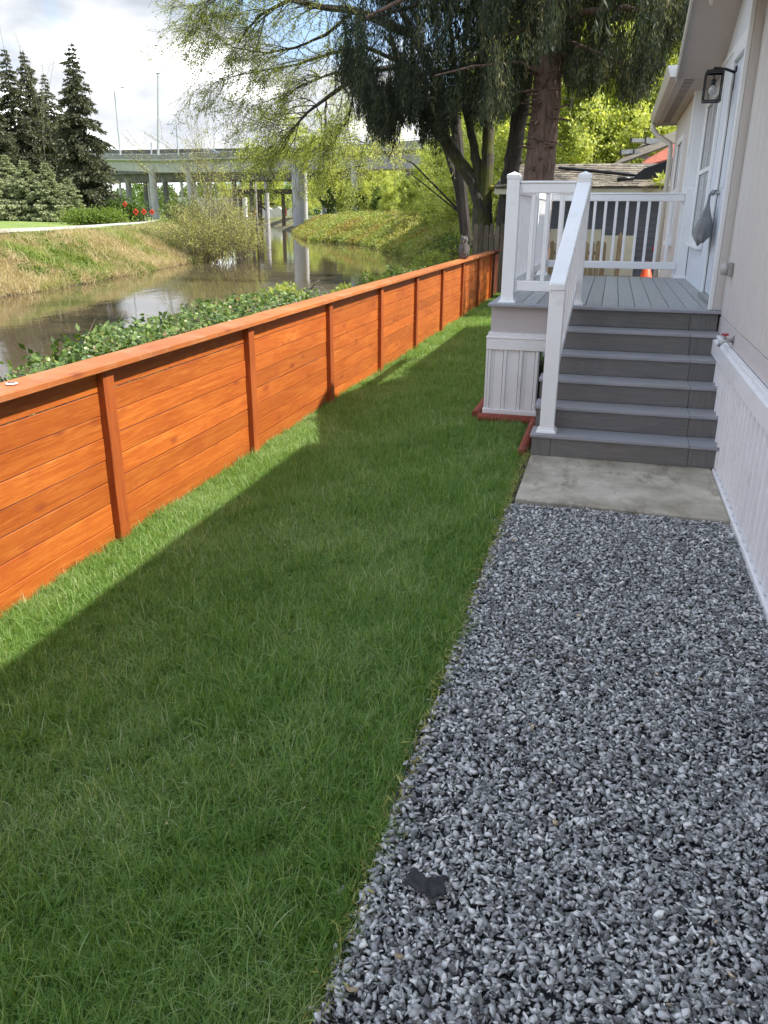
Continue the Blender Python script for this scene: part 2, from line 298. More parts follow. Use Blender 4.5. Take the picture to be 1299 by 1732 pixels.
def npmesh(name, V, F, mat, tone=None, smooth=False):
    """V (n,3), F (m,k) equal sized faces"""
    me = bpy.data.meshes.new(name); V = np.asarray(V, np.float32); F = np.asarray(F, np.int32); k = F.shape[1]
    me.vertices.add(len(V)); me.vertices.foreach_set('co', V.ravel())
    me.loops.add(F.size); me.loops.foreach_set('vertex_index', F.ravel())
    me.polygons.add(len(F)); me.polygons.foreach_set('loop_start', np.arange(len(F), dtype=np.int32)*k); me.polygons.foreach_set('loop_total', np.full(len(F), k, np.int32))
    if smooth: me.polygons.foreach_set('use_smooth', np.ones(len(F), bool))
    if tone is not None:
        a = me.attributes.new('tone', 'FLOAT', 'FACE'); a.data.foreach_set('value', np.asarray(tone, np.float32))
    me.update(calc_edges=True); me.materials.append(MATS[mat]); return me
def unit(v): return v/np.maximum(np.linalg.norm(v, axis=-1, keepdims=True), 1e-9)
def leaves(P, size, aspect=.5, dirs=None, jitter=1.0, base_tone=None, fold=0):
    """rhombic leaves at points P, returns V,F,tone"""
    n = len(P); size = np.broadcast_to(size, (n,))
    d = rng.normal(size=(n, 3)) if dirs is None else dirs+rng.normal(size=(n, 3))*jitter
    d = unit(d); s = unit(np.cross(d, rng.normal(size=(n, 3))))
    V = np.empty((n, 4, 3)); V[:, 0] = P; V[:, 1] = P+d*(size*.5)[:, None]+s*(size*aspect*.5)[:, None]; V[:, 2] = P+d*size[:, None]; V[:, 3] = P+d*(size*.5)[:, None]-s*(size*aspect*.5)[:, None]
    F = np.arange(n*4).reshape(n, 4); t = rng.random(n) if base_tone is None else np.clip(base_tone+rng.normal(size=n)*.18, 0, 1)
    return V.reshape(-1, 3), F, t
def join(parts):
    V = []; F = []; T = []; k = 0
    for v, f, t in parts: V.append(v); F.append(f+k); T.append(t); k += len(v)
    return np.concatenate(V), np.concatenate(F), np.concatenate(T)
def clump_points(centers, rad, n, squash=(1, 1, .7)):
    c = centers[rng.integers(0, len(centers), n)]; r_ = rad[rng.integers(0, len(rad), n)] if hasattr(rad, '__len__') else rad
    return c+rng.normal(size=(n, 3))*np.array(squash)*(r_ if np.isscalar(r_) else r_[:, None])*.5
def hidden_coll(name, meshes):
    c = bpy.data.collections.new(name)
    for i, me in enumerate(meshes): c.objects.link(bpy.data.objects.new('%s_%02d' % (name, i), me))
    return c
def scatter(name, P, rot, scl, coll, nvar, mat):
    n = len(P); me = bpy.data.meshes.new(name); me.vertices.add(n); me.vertices.foreach_set('co', np.asarray(P, np.float32).ravel())
    a = me.attributes.new('rot', 'FLOAT_VECTOR', 'POINT'); a.data.foreach_set('vector', np.asarray(rot, np.float32).ravel())
    a = me.attributes.new('scl', 'FLOAT', 'POINT'); a.data.foreach_set('value', np.asarray(scl, np.float32))
    a = me.attributes.new('idx', 'INT', 'POINT'); a.data.foreach_set('value', rng.integers(0, nvar, n).astype(np.int32))
    me.materials.append(MATS[mat]); o = link(name, me)
    g = bpy.data.node_groups.new(name, 'GeometryNodeTree'); g.interface.new_socket('Geometry', in_out='INPUT', socket_type='NodeSocketGeometry'); g.interface.new_socket('Geometry', in_out='OUTPUT', socket_type='NodeSocketGeometry')
    gi = g.nodes.new('NodeGroupInput'); go = g.nodes.new('NodeGroupOutput'); ci = g.nodes.new('GeometryNodeCollectionInfo'); ip = g.nodes.new('GeometryNodeInstanceOnPoints')
    ci.inputs['Collection'].default_value = coll; ci.inputs['Separate Children'].default_value = True; ci.inputs['Reset Children'].default_value = True
    def na(nm, ty):
        q = g.nodes.new('GeometryNodeInputNamedAttribute'); q.data_type = ty; q.inputs['Name'].default_value = nm; return q.outputs['Attribute']
    g.links.new(gi.outputs[0], ip.inputs['Points']); g.links.new(ci.outputs[0], ip.inputs['Instance']); ip.inputs['Pick Instance'].default_value = True
    g.links.new(na('idx', 'INT'), ip.inputs['Instance Index'])
    e2r = g.nodes.new('FunctionNodeEulerToRotation'); g.links.new(na('rot', 'FLOAT_VECTOR'), e2r.inputs[0]); g.links.new(e2r.outputs[0], ip.inputs['Rotation'])
    g.links.new(na('scl', 'FLOAT'), ip.inputs['Scale']); g.links.new(ip.outputs[0], go.inputs[0])
    md = o.modifiers.new('scatter', 'NODES'); md.node_group = g
    return o

# ------------------------------------------------------------------ setting: terrain, river
SHR = [(-7.6, -60), (-7.6, 10), (-8.0, 30), (-11, 45), (-14.5, 56), (-16.8, 62), (-22, 74), (-30, 91), (-41, 103), (-50, 122), (-62, 150), (-95, 220), (-150, 330), (-260, 520), (-420, 800)]
SHL = [(-20, -60), (-24.5, 10), (-26, 23), (-27, 31), (-31, 50), (-36, 65), (-47, 84), (-76, 140), (-110, 200), (-168, 330), (-285, 520), (-450, 800)]
def segdist(X, Y, pl):
    d = np.full(X.shape, 1e9)
    for (x0, y0), (x1, y1) in zip(pl[:-1], pl[1:]):
        dx, dy = x1-x0, y1-y0; t = np.clip(((X-x0)*dx+(Y-y0)*dy)/(dx*dx+dy*dy), 0, 1); d = np.minimum(d, np.hypot(X-x0-t*dx, Y-y0-t*dy))
    return d
def xline(pl, Y): return np.interp(Y, [p[1] for p in pl], [p[0] for p in pl])
def smooth(a, b_, x): t = np.clip((x-a)/(b_-a), 0, 1); return t*t*(3-2*t)
def vnoise(X, Y, s, seed=0):
    return (np.sin(X*s+seed)*np.cos(Y*s*1.3+seed*2)+.5*np.sin(X*s*2.3+Y*s*1.9+seed*3)+.3*np.cos(X*s*4.1-Y*s*3.7+seed))/1.8
def ground(X, Y):
    X = np.asarray(X, float); Y = np.asarray(Y, float)
    right = X > xline(SHR, Y); left = X < xline(SHL, Y)
    dr = segdist(X, Y, SHR); dl = segdist(X, Y, SHL)
    zl = -1.6+1.85*smooth(0, 5.5, dl)+.5*smooth(5, 24, dl)+.8*smooth(32, 62, dl)+.12*vnoise(X, Y, .5, 1)*smooth(0, 2, dl)
    far = smooth(22, 48, Y)
    zr = -1.65+(1.32+1.0*far)*smooth(0, 3.2+2.5*far, dr)+.6*far*smooth(4, 14, dr)+.1*vnoise(X, Y, .6, 4)*smooth(0, 2, dr)*(.3+far)
    yard = (1-smooth(18, 30, Y))*smooth(2.2, 3.4, dr); zr = zr*(1-yard)+(-.30)*yard
    z = np.where(right, zr, np.where(left, zl, -1.6-1.2*np.minimum(1, np.minimum(dr, dl)/3)))
    return z
def axis(stops):
    o_ = []
    for a, b_, st in stops: o_ += list(np.arange(a, b_, st))
    return np.array(o_)
gx = axis([(-700, -300, 25), (-300, -120, 7), (-120, -50, 2.2), (-50, -3, .7), (-3, 20, 2.5), (20, 100, 12), (100, 500, 50)]); gy = axis([(-60, 0, 3), (0, 70, .9), (70, 170, 2.5), (170, 400, 9), (400, 1500, 60)])
X, Y = np.meshgrid(gx, gy); Z = ground(X, Y); ny, nx = X.shape
idx = np.arange(nx*ny).reshape(ny, nx); F = np.stack([idx[:-1, :-1], idx[:-1, 1:], idx[1:, 1:], idx[1:, :-1]], -1).reshape(-1, 4)
me = npmesh('terrain', np.stack([X, Y, Z], -1).reshape(-1, 3), F, 'bank_ground', smooth=True)
dl = segdist(X, Y, SHL); lf = (X < xline(SHL, Y))
lawn = np.where(lf, smooth(7.5, 9, dl), smooth(40, 60, segdist(X, Y, SHR))); mud = 1-smooth(-1.58, -1.35, Z)
for nm, ar in (('lawn', lawn), ('mud', mud)):
    a = me.attributes.new(nm, 'FLOAT', 'POINT'); a.data.foreach_set('value', ar.ravel().astype(np.float32))
tag(link('terrain', me), kind='structure')
struct('river_water', MB().add([(-900, -70, -1.6), (300, -70, -1.6), (300, 1500, -1.6), (-900, 1500, -1.6)], [(0, 1, 2, 3)]), 'river_water')
# path on the far bank
def onz(px, py, z):
    d = _f+_r2*(px-649.5)/FPX-_u2*(py-866)/FPX; return CAM+d*(z-CAM[2])/d[2]
V = []
for lo_, up_ in (((-90, 399), (-90, 391)), ((0, 393.5), (0, 387)), ((60, 390.5), (60, 385)), ((110, 387.5), (110, 383)), ((160, 384), (160, 380)), ((205, 380.5), (205, 377)), ((240, 377.5), (240, 375)), ((262, 375), (258, 373.2)), ((268, 373), (262, 371.8))):
    for q in (lo_, up_): p = onz(*q, .80); V.append((p[0], p[1], .80+float(ground(p[0], p[1])-.78)*.0))
mb = MB().add(V, [(2*i, 2*i+2, 2*i+3, 2*i+1) for i in range(8)]); struct('path', mb, 'path_gravel')
# lawn sheet, gravel bed, concrete slab
def lawn_z(x, y): return -0.05-0.155*smooth(-1.55, -3.3, np.asarray(x, float)) if False else -0.05-0.15*np.clip((-1.5-np.asarray(x, float))/2.0, 0, 1)+.008*vnoise(np.asarray(x, float), np.asarray(y, float), 3.1)
lx = np.linspace(-4.15, -1.49, 14); ly = np.linspace(-12, 16.9, 120); X, Y = np.meshgrid(lx, ly); ny, nx = X.shape
idx = np.arange(nx*ny).reshape(ny, nx); F = np.stack([idx[:-1, :-1], idx[:-1, 1:], idx[1:, 1:], idx[1:, :-1]], -1).reshape(-1, 4)
tag(link('lawn_ground', npmesh('lawn_ground', np.stack([X, Y, lawn_z(X, Y)-.02], -1).reshape(-1, 3), F, 'lawn_soil')), kind='structure')
struct('gravel_bed', MB().box(-1.49, .03, -12, 1.3, -.12, -.045), 'gravel_bed')
struct('yard_ground', MB().box(-1.85, 9, 9.6, 17.2, -.3, .27).box(-4.2, 9, 17.2, 24, -.3, .272).box(-1.49, .1, 1.3, 9.6, -.3, -.1), 'soil_dark')
mb = MB(); n = 10
top = [(-1.452, -1.10), (-1.2, -1.118), (-.8, -1.13), (-.4, -1.145), (-.062, -1.15), (-.062, .6), (-1.452, .6)]
mb.prism([(p, q) for p, q in top], 2, -.1, 0.0); struct('concrete_slab', mb, 'concrete_slab', bevel=.008)
# black edging strip between lawn and stones
mb = MB()
pts = [(-1.49+.012*math.sin(i*.9)+.008*math.sin(i*2.3), -12+i*.3) for i in range(44)]
for (x0, y0), (x1, y1) in zip(pts[:-1], pts[1:]):
    if y1 > .4: break
    mb.add([(x0-.002, y0, -.1), (x0+.002, y0, -.1), (x0+.002, y0, -.028), (x0-.002, y0, -.028), (x1-.002, y1, -.1), (x1+.002, y1, -.1), (x1+.002, y1, -.028), (x1-.002, y1, -.028)], [(0, 1, 5, 4), (1, 2, 6, 5), (2, 3, 7, 6), (3, 0, 4, 7)])
tag(mb.build('edging_strip', 'black_plastic'), 'thin black plastic edging strip between lawn and grey gravel', 'garden edging')
# gravel
import bmesh
def stone_variants(k):
    out_ = []
    for i in range(k):
        bm = bmesh.new(); sc = np.array([1, random.uniform(.5, .9), random.uniform(.28, .5)])
        for p in unit(rng.normal(size=(random.randint(7, 9), 3)))*rng.uniform(.8, 1.1, (1, 1)): bm.verts.new(p*sc)
        bmesh.ops.convex_hull(bm, input=bm.verts); bmesh.ops.triangulate(bm, faces=bm.faces)
        loose = [v for v in bm.verts if not v.link_faces]; bmesh.ops.delete(bm, geom=loose, context='VERTS')
        bm.verts.index_update(); out_.append((np.array([v.co[:] for v in bm.verts]), np.array([[v.index for v in f.verts] for f in bm.faces]))); bm.free()
    return out_
def eul(a, b_, c):
    ca, sa, cb, sb, cc_, sc = np.cos(a), np.sin(a), np.cos(b_), np.sin(b_), np.cos(c), np.sin(c)
    M_ = np.empty((len(a), 3, 3)); M_[:, 0, 0] = cc_*cb; M_[:, 0, 1] = cc_*sb*sa-sc*ca; M_[:, 0, 2] = cc_*sb*ca+sc*sa
    M_[:, 1, 0] = sc*cb; M_[:, 1, 1] = sc*sb*sa+cc_*ca; M_[:, 1, 2] = sc*sb*ca-cc_*sa; M_[:, 2, 0] = -sb; M_[:, 2, 1] = cb*sa; M_[:, 2, 2] = cb*ca; return M_
ns = 84000; sv = stone_variants(16); gxp = rng.uniform(-1.49, -.068, ns); gxp[:130] = -1.49-np.abs(rng.normal(size=130))*.02; gyp = -1.16-5.6*rng.random(ns)**1.0
far_extra = rng.random(ns) < .5
gz = -.036+.026*rng.random(ns)+.006*vnoise(gxp, gyp, 5); gz[:130] -= .022; size = np.clip(rng.lognormal(math.log(.0128), .38, ns), .006, .021)
tl = np.clip(rng.beta(1.7, 1.9, ns), 0, .96); tl[rng.random(ns) < .002] = 1
var = rng.integers(0, 16, ns); parts = []
tilt = rng.normal(size=(2, ns))*.45; M_ = eul(tilt[0], tilt[1], rng.uniform(0, 6.28, ns))
for k in range(16):
    s = np.where(var == k)[0]; v, f = sv[k]
    VV = np.einsum('nij,vj->nvi', M_[s], v)*size[s, None, None]+np.stack([gxp[s], gyp[s], gz[s]], -1)[:, None]
    FF = f[None]+(np.arange(len(s))*len(v))[:, None, None]
    parts.append((VV.reshape(-1, 3), FF.reshape(-1, 3), np.repeat(tl[s], len(f))))
V, F, T = join(parts)
tag(link('gravel', npmesh('gravel', V, F, 'gravel_stone', T)), 'loose angular grey crushed gravel beside the lawn', 'gravel', kind='stuff')
# two tan stones and a scrap of black fabric
def stone(x, y, s, z=.0, lab=''):
    v, f = sv[random.randrange(16)]; mb = MB().add(v*s+np.array([x, y, z]), [tuple(q) for q in f]); return tag(mb.build('stone', 'rock_tan', bevel=.002), lab, 'stone')
p = (-1.425, -4.98); stone(p[0], p[1], .022, -.0, 'tan stone at the corner where lawn meets gravel, nearest the viewer')
stone(-1.33, -4.86, .016, .002, 'tan stone lying in the gravel just below the black fabric scrap')
mb = MB(); nxg, nyg = 14, 7; V = []
for j in range(nyg):
    for i in range(nxg):
        u_, v_ = i/(nxg-1), j/(nyg-1); px = 693+68*u_; x = -1.372+.115*u_; pinch = 1-.25*math.exp(-((u_-.52)/.12)**2)
        y = -4.615+(v_-.5)*.075*pinch+.012*math.sin(u_*7+1); z = .006+.006*math.sin(u_*6.2)*math.cos(v_*4)+.008*math.exp(-((u_-.52)/.1)**2)+.005*math.sin(u_*5+v_*6)+(.006 if 0 < j < nyg-1 else 0)
        V.append((x+.006*math.sin(v_*9), y+.004*math.sin(u_*23), z+.006))
mb.add(V, [(j*nxg+i, j*nxg+i+1, (j+1)*nxg+i+1, (j+1)*nxg+i) for j in range(nyg-1) for i in range(nxg-1)])
o = tag(mb.build('fabric_scrap', 'black_fabric', smooth=True), 'crumpled scrap of black landscape fabric lying on the gravel', 'fabric scrap'); o.modifiers.new('solid', 'SOLIDIFY').thickness = .002
mb = MB()
for k in range(26):
    x, y = -1.02+random.gauss(0, .05), -3.23+random.gauss(0, .05); a = random.uniform(0, 3.1); l = random.uniform(.02, .07)
    mb.tube([(x, y, .004), (x+math.cos(a)*l*.5, y+math.sin(a)*l*.5, .012), (x+math.cos(a)*l, y+math.sin(a)*l, .003)], .0012, 4)
tag(mb.build('dry_twigs', 'twig'), 'little pile of brown dry twigs and needles on the gravel', 'plant litter', kind='stuff')
# lawn grass
def grass_clump(nb, rad, hmin, hmax, wid, flop=.8):
    base = rng.normal(size=(nb, 2))*rad*.6; h = rng.uniform(hmin, hmax, nb); a = rng.uniform(0, 6.28, nb)
    lean = rng.uniform(.15, 1.0, nb)*flop; k = 5; V = np.zeros((nb, 2*k-1, 3)); side = np.stack([-np.sin(a+rng.normal(size=nb)*.6), np.cos(a), 0*a], -1)
    for i in range(k):
        t = i/(k-1); ang = lean*t*1.35; r_ = h*t*np.sin(ang)*.9; z = h*t*np.cos(ang*.95)
        c = np.stack([base[:, 0]+np.cos(a)*r_, base[:, 1]+np.sin(a)*r_, z-.006], -1); w_ = wid*(1-t**1.6)*.5
        if i < k-1: V[:, 2*i] = c-side*w_; V[:, 2*i+1] = c+side*w_
        else: V[:, 2*i] = c
    f4 = [(2*i, 2*i+1, 2*i+3, 2*i+2) for i in range(k-2)]; tri = []
    for a_, b_, c_, d_ in f4: tri += [(a_, b_, c_), (a_, c_, d_)]
    tri.append((2*k-4, 2*k-3, 2*k-2)); tri = np.array(tri)
    F = tri[None]+(np.arange(nb)*(2*k-1))[:, None, None]; T = np.repeat(np.clip(rng.normal(.45, .32, nb), 0, 1), len(tri))
    return V.reshape(-1, 3), F.reshape(-1, 3), T
gc = hidden_coll('grass_clump', [npmesh('grass_clump', *grass_clump(26, .035, .035, .10, .0036)[:2], 'grass_blade', None) for _ in range(0)]+[(lambda q: npmesh('grass_clump', q[0], q[1], 'grass_blade', q[2]))(grass_clump(26, .040,   .035, .11, .0034, random.uniform(1.0, 1.75))) for _ in range(9)])
def lawn_pts(n, y0, y1):
    x = rng.uniform(-3.97, -1.485, n); y = rng.uniform(y0, y1, n); return x, y
xs, ys, ss = [], [], []
for n_, y0, y1, sc in ((17000, -6.9, -.5, 1.0), (8000, -.5, 4, 1.0), (9500, 4, 16.6, 1.15), (3500, -12, -6.9, 1.2)):
    x, y = lawn_pts(n_, y0, y1); xs.append(x); ys.append(y); ss.append(np.full(n_, sc))
x = np.concatenate(xs); y = np.concatenate(ys); s = np.concatenate(ss)
keep = (x < -1.50+.022*vnoise(y, y, 3.3, 2)) & ~((x > -2.2) & (y > 1.5)) & ~((x > -1.62) & (y > .3) & (y < 1.7)); x, y, s = x[keep], y[keep], s[keep]
s = s*(1+.25*vnoise(x, y, 2.1, 3)+.18*vnoise(x, y, 6.3, 1)+.16*rng.normal(size=len(x)))*np.where(x < -3.75, .8, 1)
dirn = 2.2*vnoise(x, y, 1.4, 8)+rng.uniform(0, 6.28, len(x))*.8
rot = np.stack([rng.normal(size=len(x))*.18, rng.normal(size=len(x))*.18, dirn], -1)
tag(scatter('lawn_grass', np.stack([x, y, lawn_z(x, y)-.012], -1), rot, np.clip(s, .45, 1.6), gc, 9, 'grass_blade'), 'long green lawn grass running beside the orange fence', 'grass', kind='stuff')

n_ = 90; P = np.stack([rng.uniform(-3.9, -1.6, n_), rng.uniform(-5, 6, n_), np.zeros(n_)], -1); P[:, 2] = lawn_z(P[:, 0], P[:, 1])+.045; V, F, T = leaves(P, rng.uniform(.01, .028, n_), .6)
tag(link('lawn_litter', npmesh('lawn_litter', V, F, 'dry_grass', T)), 'tiny pale dead leaves scattered on the lawn', 'leaf litter', kind='stuff')
n_ = 2600; P = np.stack([-1.49+rng.normal(size=n_)*.018, rng.uniform(-6, .3, n_), rng.uniform(-.03, .0, n_)], -1); V, F, T = leaves(P, rng.uniform(.008, .05, n_), .12)
tag(link('edge_debris', npmesh('edge_debris', V, F, 'scrub_leaf', T)), 'dry brown stems and roots along the cut lawn edge', 'plant litter', kind='stuff')
# ------------------------------------------------------------------ fence
fence = empty('wooden_fence', (-3.95, -2.07, -.2), 'low orange stained fence of horizontal boards with a flat cap rail', 'fence')
PY = [-2.07+2.15*i for i in range(-3, 8)]+[14.95]; PY = [p for p in PY if p < 14.0]+[15.05]
ZB = -.245; NBRD = 8
brd = {}
for i in range(len(PY)-1):
    y0, y1 = PY[i]+.058, PY[i+1]-.058; 
    for k in range(NBRD):
        z0 = ZB+.02+k*(1.165-.0)/NBRD; hgt = 1.165/NBRD-.0065
        off = random.uniform(-.003, .003); g = random.uniform(-.0015, .0015)
        MB().box(-3.985+off, -3.963+off, y0-.03, y1+.03, z0+g, z0+hgt+g).build('fence_board', 'stained_board', fence, bevel=.002)
for p in PY:
    MB().box(-4.03, -3.912, p-.056, p+.056, ZB-.1, .935).build('fence_post', 'stained_post', fence, bevel=.004)
caps = [-8.6, -3.95, .55, 5.0, 9.4, 15.2]
for a, b_ in zip(caps[:-1], caps[1:]):
    dz = random.uniform(-.001, .003); MB().box(-4.1, -3.868, a+.002, b_-.002, .936+dz, .975+dz).build('cap_rail', 'stained_cap', fence, bevel=.004)
for k in range(5):
    MB().box(-3.99, -3.96, 15.12+.16*k*1.9, 15.12+.16*k*1.9+.29, ZB, .93).build('dark_board', 'dark_stained', fence, bevel=.004)
MB().box(-4.06, -3.9, 15.2, 16.75, .935, .972).build('dark_cap', 'dark_stained', fence, bevel=.003)
mb = MB().lathe([(.0, 0), (.03, 0), (.032, .003), (.028, .006), (.0, .007)], (-4.0, -2.82, .978), 16)
o = mb.build('screw_plate', 'white_paint'); tag(o, 'small round pale metal disc screwed on the fence cap at left', 'metal disc')
for a in range(3):
    c_, s_ = math.cos(a*1.05), math.sin(a*1.05); MB().tube([(-4.0-c_*.02, -2.82-s_*.02, .986), (-4.0+c_*.02, -2.82+s_*.02, .986)], .0018, 4).build('slot', 'black_metal', o)
# owl decoy
owl = empty('owl_decoy', (-3.98, 11.1, .975), 'brown and grey owl decoy perched on the far end of the fence cap', 'owl decoy')
mb = MB().lathe([(.01, 0), (.07, .01), (.085, .05), (.1, .12), (.108, .2), (.095, .27), (.07, .31), (.075, .34), (.086, .375), (.08, .42), (.055, .45), (.01, .462)], (-3.98, 11.1, .975), 16, sx=.95, sy=1.0)
mb.build('body', 'owl_feather', owl, smooth=True)
for s_ in (-1, 1):
    MB().lathe([(.001, 0), (.018, .0), (.012, .04), (.001, .055)], (-3.98+s_*.05, 11.08, 1.41), 6).build('ear_tuft', 'owl_feather', owl)
    MB().lathe([(.001, -.012), (.016, 0), (.001, .012)], (-3.98+s_*.033, 11.02, 1.365), 10).build('eye', 'black_plastic', owl)
    MB().lathe([(.005, -.16), (.05, -.1), (.058, .02), (.035, .1), (.005, .12)], (-3.98+s_*.085, 11.12, 1.16), 10, sx=.5, sy=1.2).build('wing', 'owl_feather', owl, smooth=True)
MB().add([(-3.99, 11.015, 1.35), (-3.97, 11.015, 1.35), (-3.98, 10.985, 1.33), (-3.98, 11.02, 1.325)], [(0, 1, 2), (0, 2, 3), (1, 3, 2)]).build('beak', 'rock_tan', owl)

# ------------------------------------------------------------------ porch: deck, stairs, railing
DR, DT, RUN = 1.067, .178, .263
porch = empty('porch', (-.9, 1.3, 0), 'raised grey composite deck with six steps and white vinyl railing', 'porch')
def P_(name, mb, mat, bevel=.003, parent=porch, **k): return mb.build(name, mat, parent, bevel=bevel, **k)
# deck boards run along Y
xb = -2.03
P_('border_board', MB().box(-2.045, .02, 1.285, 1.425, DR-.026, DR), 'tread_composite')
x = -1.905
edges = [-2.045]+[-1.9+.148*i for i in range(0, 13)]+[.012]
for a, b_ in zip(edges[:-1], edges[1:]):
    if b_-a > .03: P_('deck_board', MB().box(a+.003, b_-.003, 1.431, 5.5, DR-.028, DR+random.uniform(-.0008, .0008)), 'deck_composite')
P_('deck_frame', MB().box(-2.0, -.01, 1.42, 5.44, DR-.20, DR-.032), 'black_plastic', 0)
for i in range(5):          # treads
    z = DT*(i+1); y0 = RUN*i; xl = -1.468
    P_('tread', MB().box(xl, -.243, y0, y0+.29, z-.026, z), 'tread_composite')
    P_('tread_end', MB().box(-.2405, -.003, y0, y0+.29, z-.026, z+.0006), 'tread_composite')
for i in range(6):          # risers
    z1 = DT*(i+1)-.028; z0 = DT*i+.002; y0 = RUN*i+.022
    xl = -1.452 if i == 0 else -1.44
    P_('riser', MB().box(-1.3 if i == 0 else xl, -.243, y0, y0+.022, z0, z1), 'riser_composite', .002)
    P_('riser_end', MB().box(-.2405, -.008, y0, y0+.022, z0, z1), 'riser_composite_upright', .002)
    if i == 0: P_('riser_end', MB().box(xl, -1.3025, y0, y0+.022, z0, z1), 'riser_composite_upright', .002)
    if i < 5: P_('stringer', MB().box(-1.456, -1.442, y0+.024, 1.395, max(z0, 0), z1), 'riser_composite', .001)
P_('fascia_board', MB().box(-2.02, -1.4565, 1.40, 1.42, .775, DR-.028), 'fascia_tan', .002)
P_('fascia_board', MB().box(-2.02, -2.0, 1.4205, 5.44, .775, DR-.028), 'siding_tan_flat', .002)
P_('stair_side_board', MB().box(-1.475, -1.458, .75, .83, .0, .43), 'black_metal', .002)
# skirting profile: ribbed vinyl panels
def skirt_panel(length, z0, z1, ax, origin, sgn, thing, pitch=.152, mats=('skirt_white', 'skirt_perforated')):
    """wall of ribbed panels along axis ax starting at origin; sgn: outward direction"""
    k = 0; a = 0
    while a < length-.02:
        w_ = min(pitch, length-a); perf = k % 2 == 0; mb = MB()
        def pt(u_, dpt, z): return (origin[0]+u_, origin[1]+sgn*dpt, z) if ax == 0 else (origin[0]+sgn*dpt, origin[1]+u_, z)
        prof = [(0, 0), (.004, .0), (.010, .018), (.030, .018), (.038, .002), (w_*.5, .0), (w_-(.010 if ax else .004), .002)]
        prof = [q for q in prof if q[0] <= w_]
        V = [pt(a+u_, d_, z) for u_, d_ in prof for z in (z0, z1)]; fs = [(2*i, 2*i+2, 2*i+3, 2*i+1) for i in range(len(prof)-1)]
        for i, q in enumerate(fs):
            mb.add([V[j] for j in q], [(0, 1, 2, 3)], 1 if perf and i == 4 else 0)
        o_ = mb.build('skirting_panel', mats, thing); o_.modifiers.new('t', 'SOLIDIFY').thickness = .002
        a += w_; k += 1
skirt_panel(.50, .045, .64, 0, (-2.035, 1.40), -1, porch)
skirt_panel(4.0, .045, .64, 1, (-2.035, 1.42), -1, porch)
P_('skirting_gap_shade', MB().box(-2.025, -1.53, 1.41, 1.418, .04, .64).box(-2.024, -2.016, 1.4185, 5.4, .04, .64), 'black_plastic', 0)  # black strips added behind the panels to paint shade into their gaps
P_('corner_trim', MB().box(-2.05, -2.03, 1.382, 1.402, .04, .64), 'skirt_white', .003)
P_('skirting_rail', MB().box(-2.052, -1.457, 1.372, 1.398, .63, .735).box(-2.058, -1.457, 1.366, 1.398, .735, .752).box(-2.04, -1.457, 1.38, 1.40, .752, .79), 'vinyl_white', .004)
P_('skirting_rail', MB().box(-2.052, -2.026, 1.3985, 5.46, .63, .735).box(-2.058, -2.026, 1.3985, 5.46, .735, .752).box(-2.04, -2.022, 1.4005, 5.46, .752, .79), 'vinyl_white', .004)
P_('bottom_channel', MB().box(-2.06, -1.5, 1.365, 1.385, .0, .05), 'vinyl_white', .003)
P_('bottom_channel', MB().box(-2.06, -2.04, 1.3855, 5.46, .0, .05), 'vinyl_white', .003)
# posts
def post(x, y, z0, z1, cap=True):
    h = .0575; o_ = P_('railing_post', MB().box(x-h, x+h, y-h, y+h, z0, z1), 'vinyl_white', .004)
    P_('post_base', MB().frustum(x, y, z0, z0+.012, .081, .081).frustum(x, y, z0+.012, z0+.03, .077, .066).frustum(x, y, z0+.03, z0+.045, .064, .06), 'vinyl_white', .003, parent=o_)
    if cap: P_('post_cap', MB().frustum(x, y, z1-.035, z1, .0615, .0615).frustum(x, y, z1, z1+.026, .0605, .006), 'vinyl_white', .002, parent=o_)
    return o_
XA, XB = -1.885, -1.262; YF, YK = 1.40+.062, 5.40
post(XA, YF, DR, 2.185); pB = post(XB, YF, DR, 2.185); post(-.06, YK, DR, 2.185); post(XA, YK, DR, 2.185)
MB().box(XB-.04, XB+.04, YF-.0595, YF-.0577, 2.105, 2.142).build('sticker', 'trim_white', pB)
def rail_x(y, x0, x1, n_, first=None):
    P_('top_rail', MB().box(x0, x1, y-.028, y+.028, 2.03, 2.112).box(x0+.0, x1-.0, y-.038, y+.038, 2.1125, 2.134), 'vinyl_white', .006)
    P_('bottom_rail', MB().box(x0, x1, y-.024, y+.024, 1.175, 1.268), 'vinyl_white', .006)
    for xa in (x0+.012, x1-.012): P_('rail_bracket', MB().box(xa-.011, xa+.011, y-.033, y+.033, 2.022, 2.108).box(xa-.011, xa+.011, y-.03, y+.03, 1.165, 1.273), 'vinyl_edge', .003)
    for i in range(n_):
        xx = x0+(x1-x0)*(i+1)/(n_+1) if first is None else first+i*.1385
        P_('baluster', MB().box(xx-.018, xx+.018, y-.018, y+.018, 1.2685, 2.0295), 'vinyl_white', .004)
rail_x(YF, XA+.058, XB-.058, 3); rail_x(YK, XA+.058, -.06-.058, 11, -1.246-.1385*3)
def rail_y(x, y0, y1, n_):
    P_('top_rail', MB().box(x-.028, x+.028, y0, y1, 2.03, 2.112).box(x-.038, x+.038, y0, y1, 2.1125, 2.134), 'vinyl_white', .006)
    P_('bottom_rail', MB().box(x-.024, x+.024, y0, y1, 1.175, 1.268), 'vinyl_white', .006)
    for i in range(n_): yy = y0+(y1-y0)*(i+1)/(n_+1); P_('baluster', MB().box(x-.018, x+.018, yy-.018, yy+.018, 1.2685, 2.0295), 'vinyl_white', .004)
post(XA, 3.43, DR, 2.185)
rail_y(XA, YF+.058, 3.43-.058, 12); rail_y(XA, 3.43+.058, YK-.058, 12)
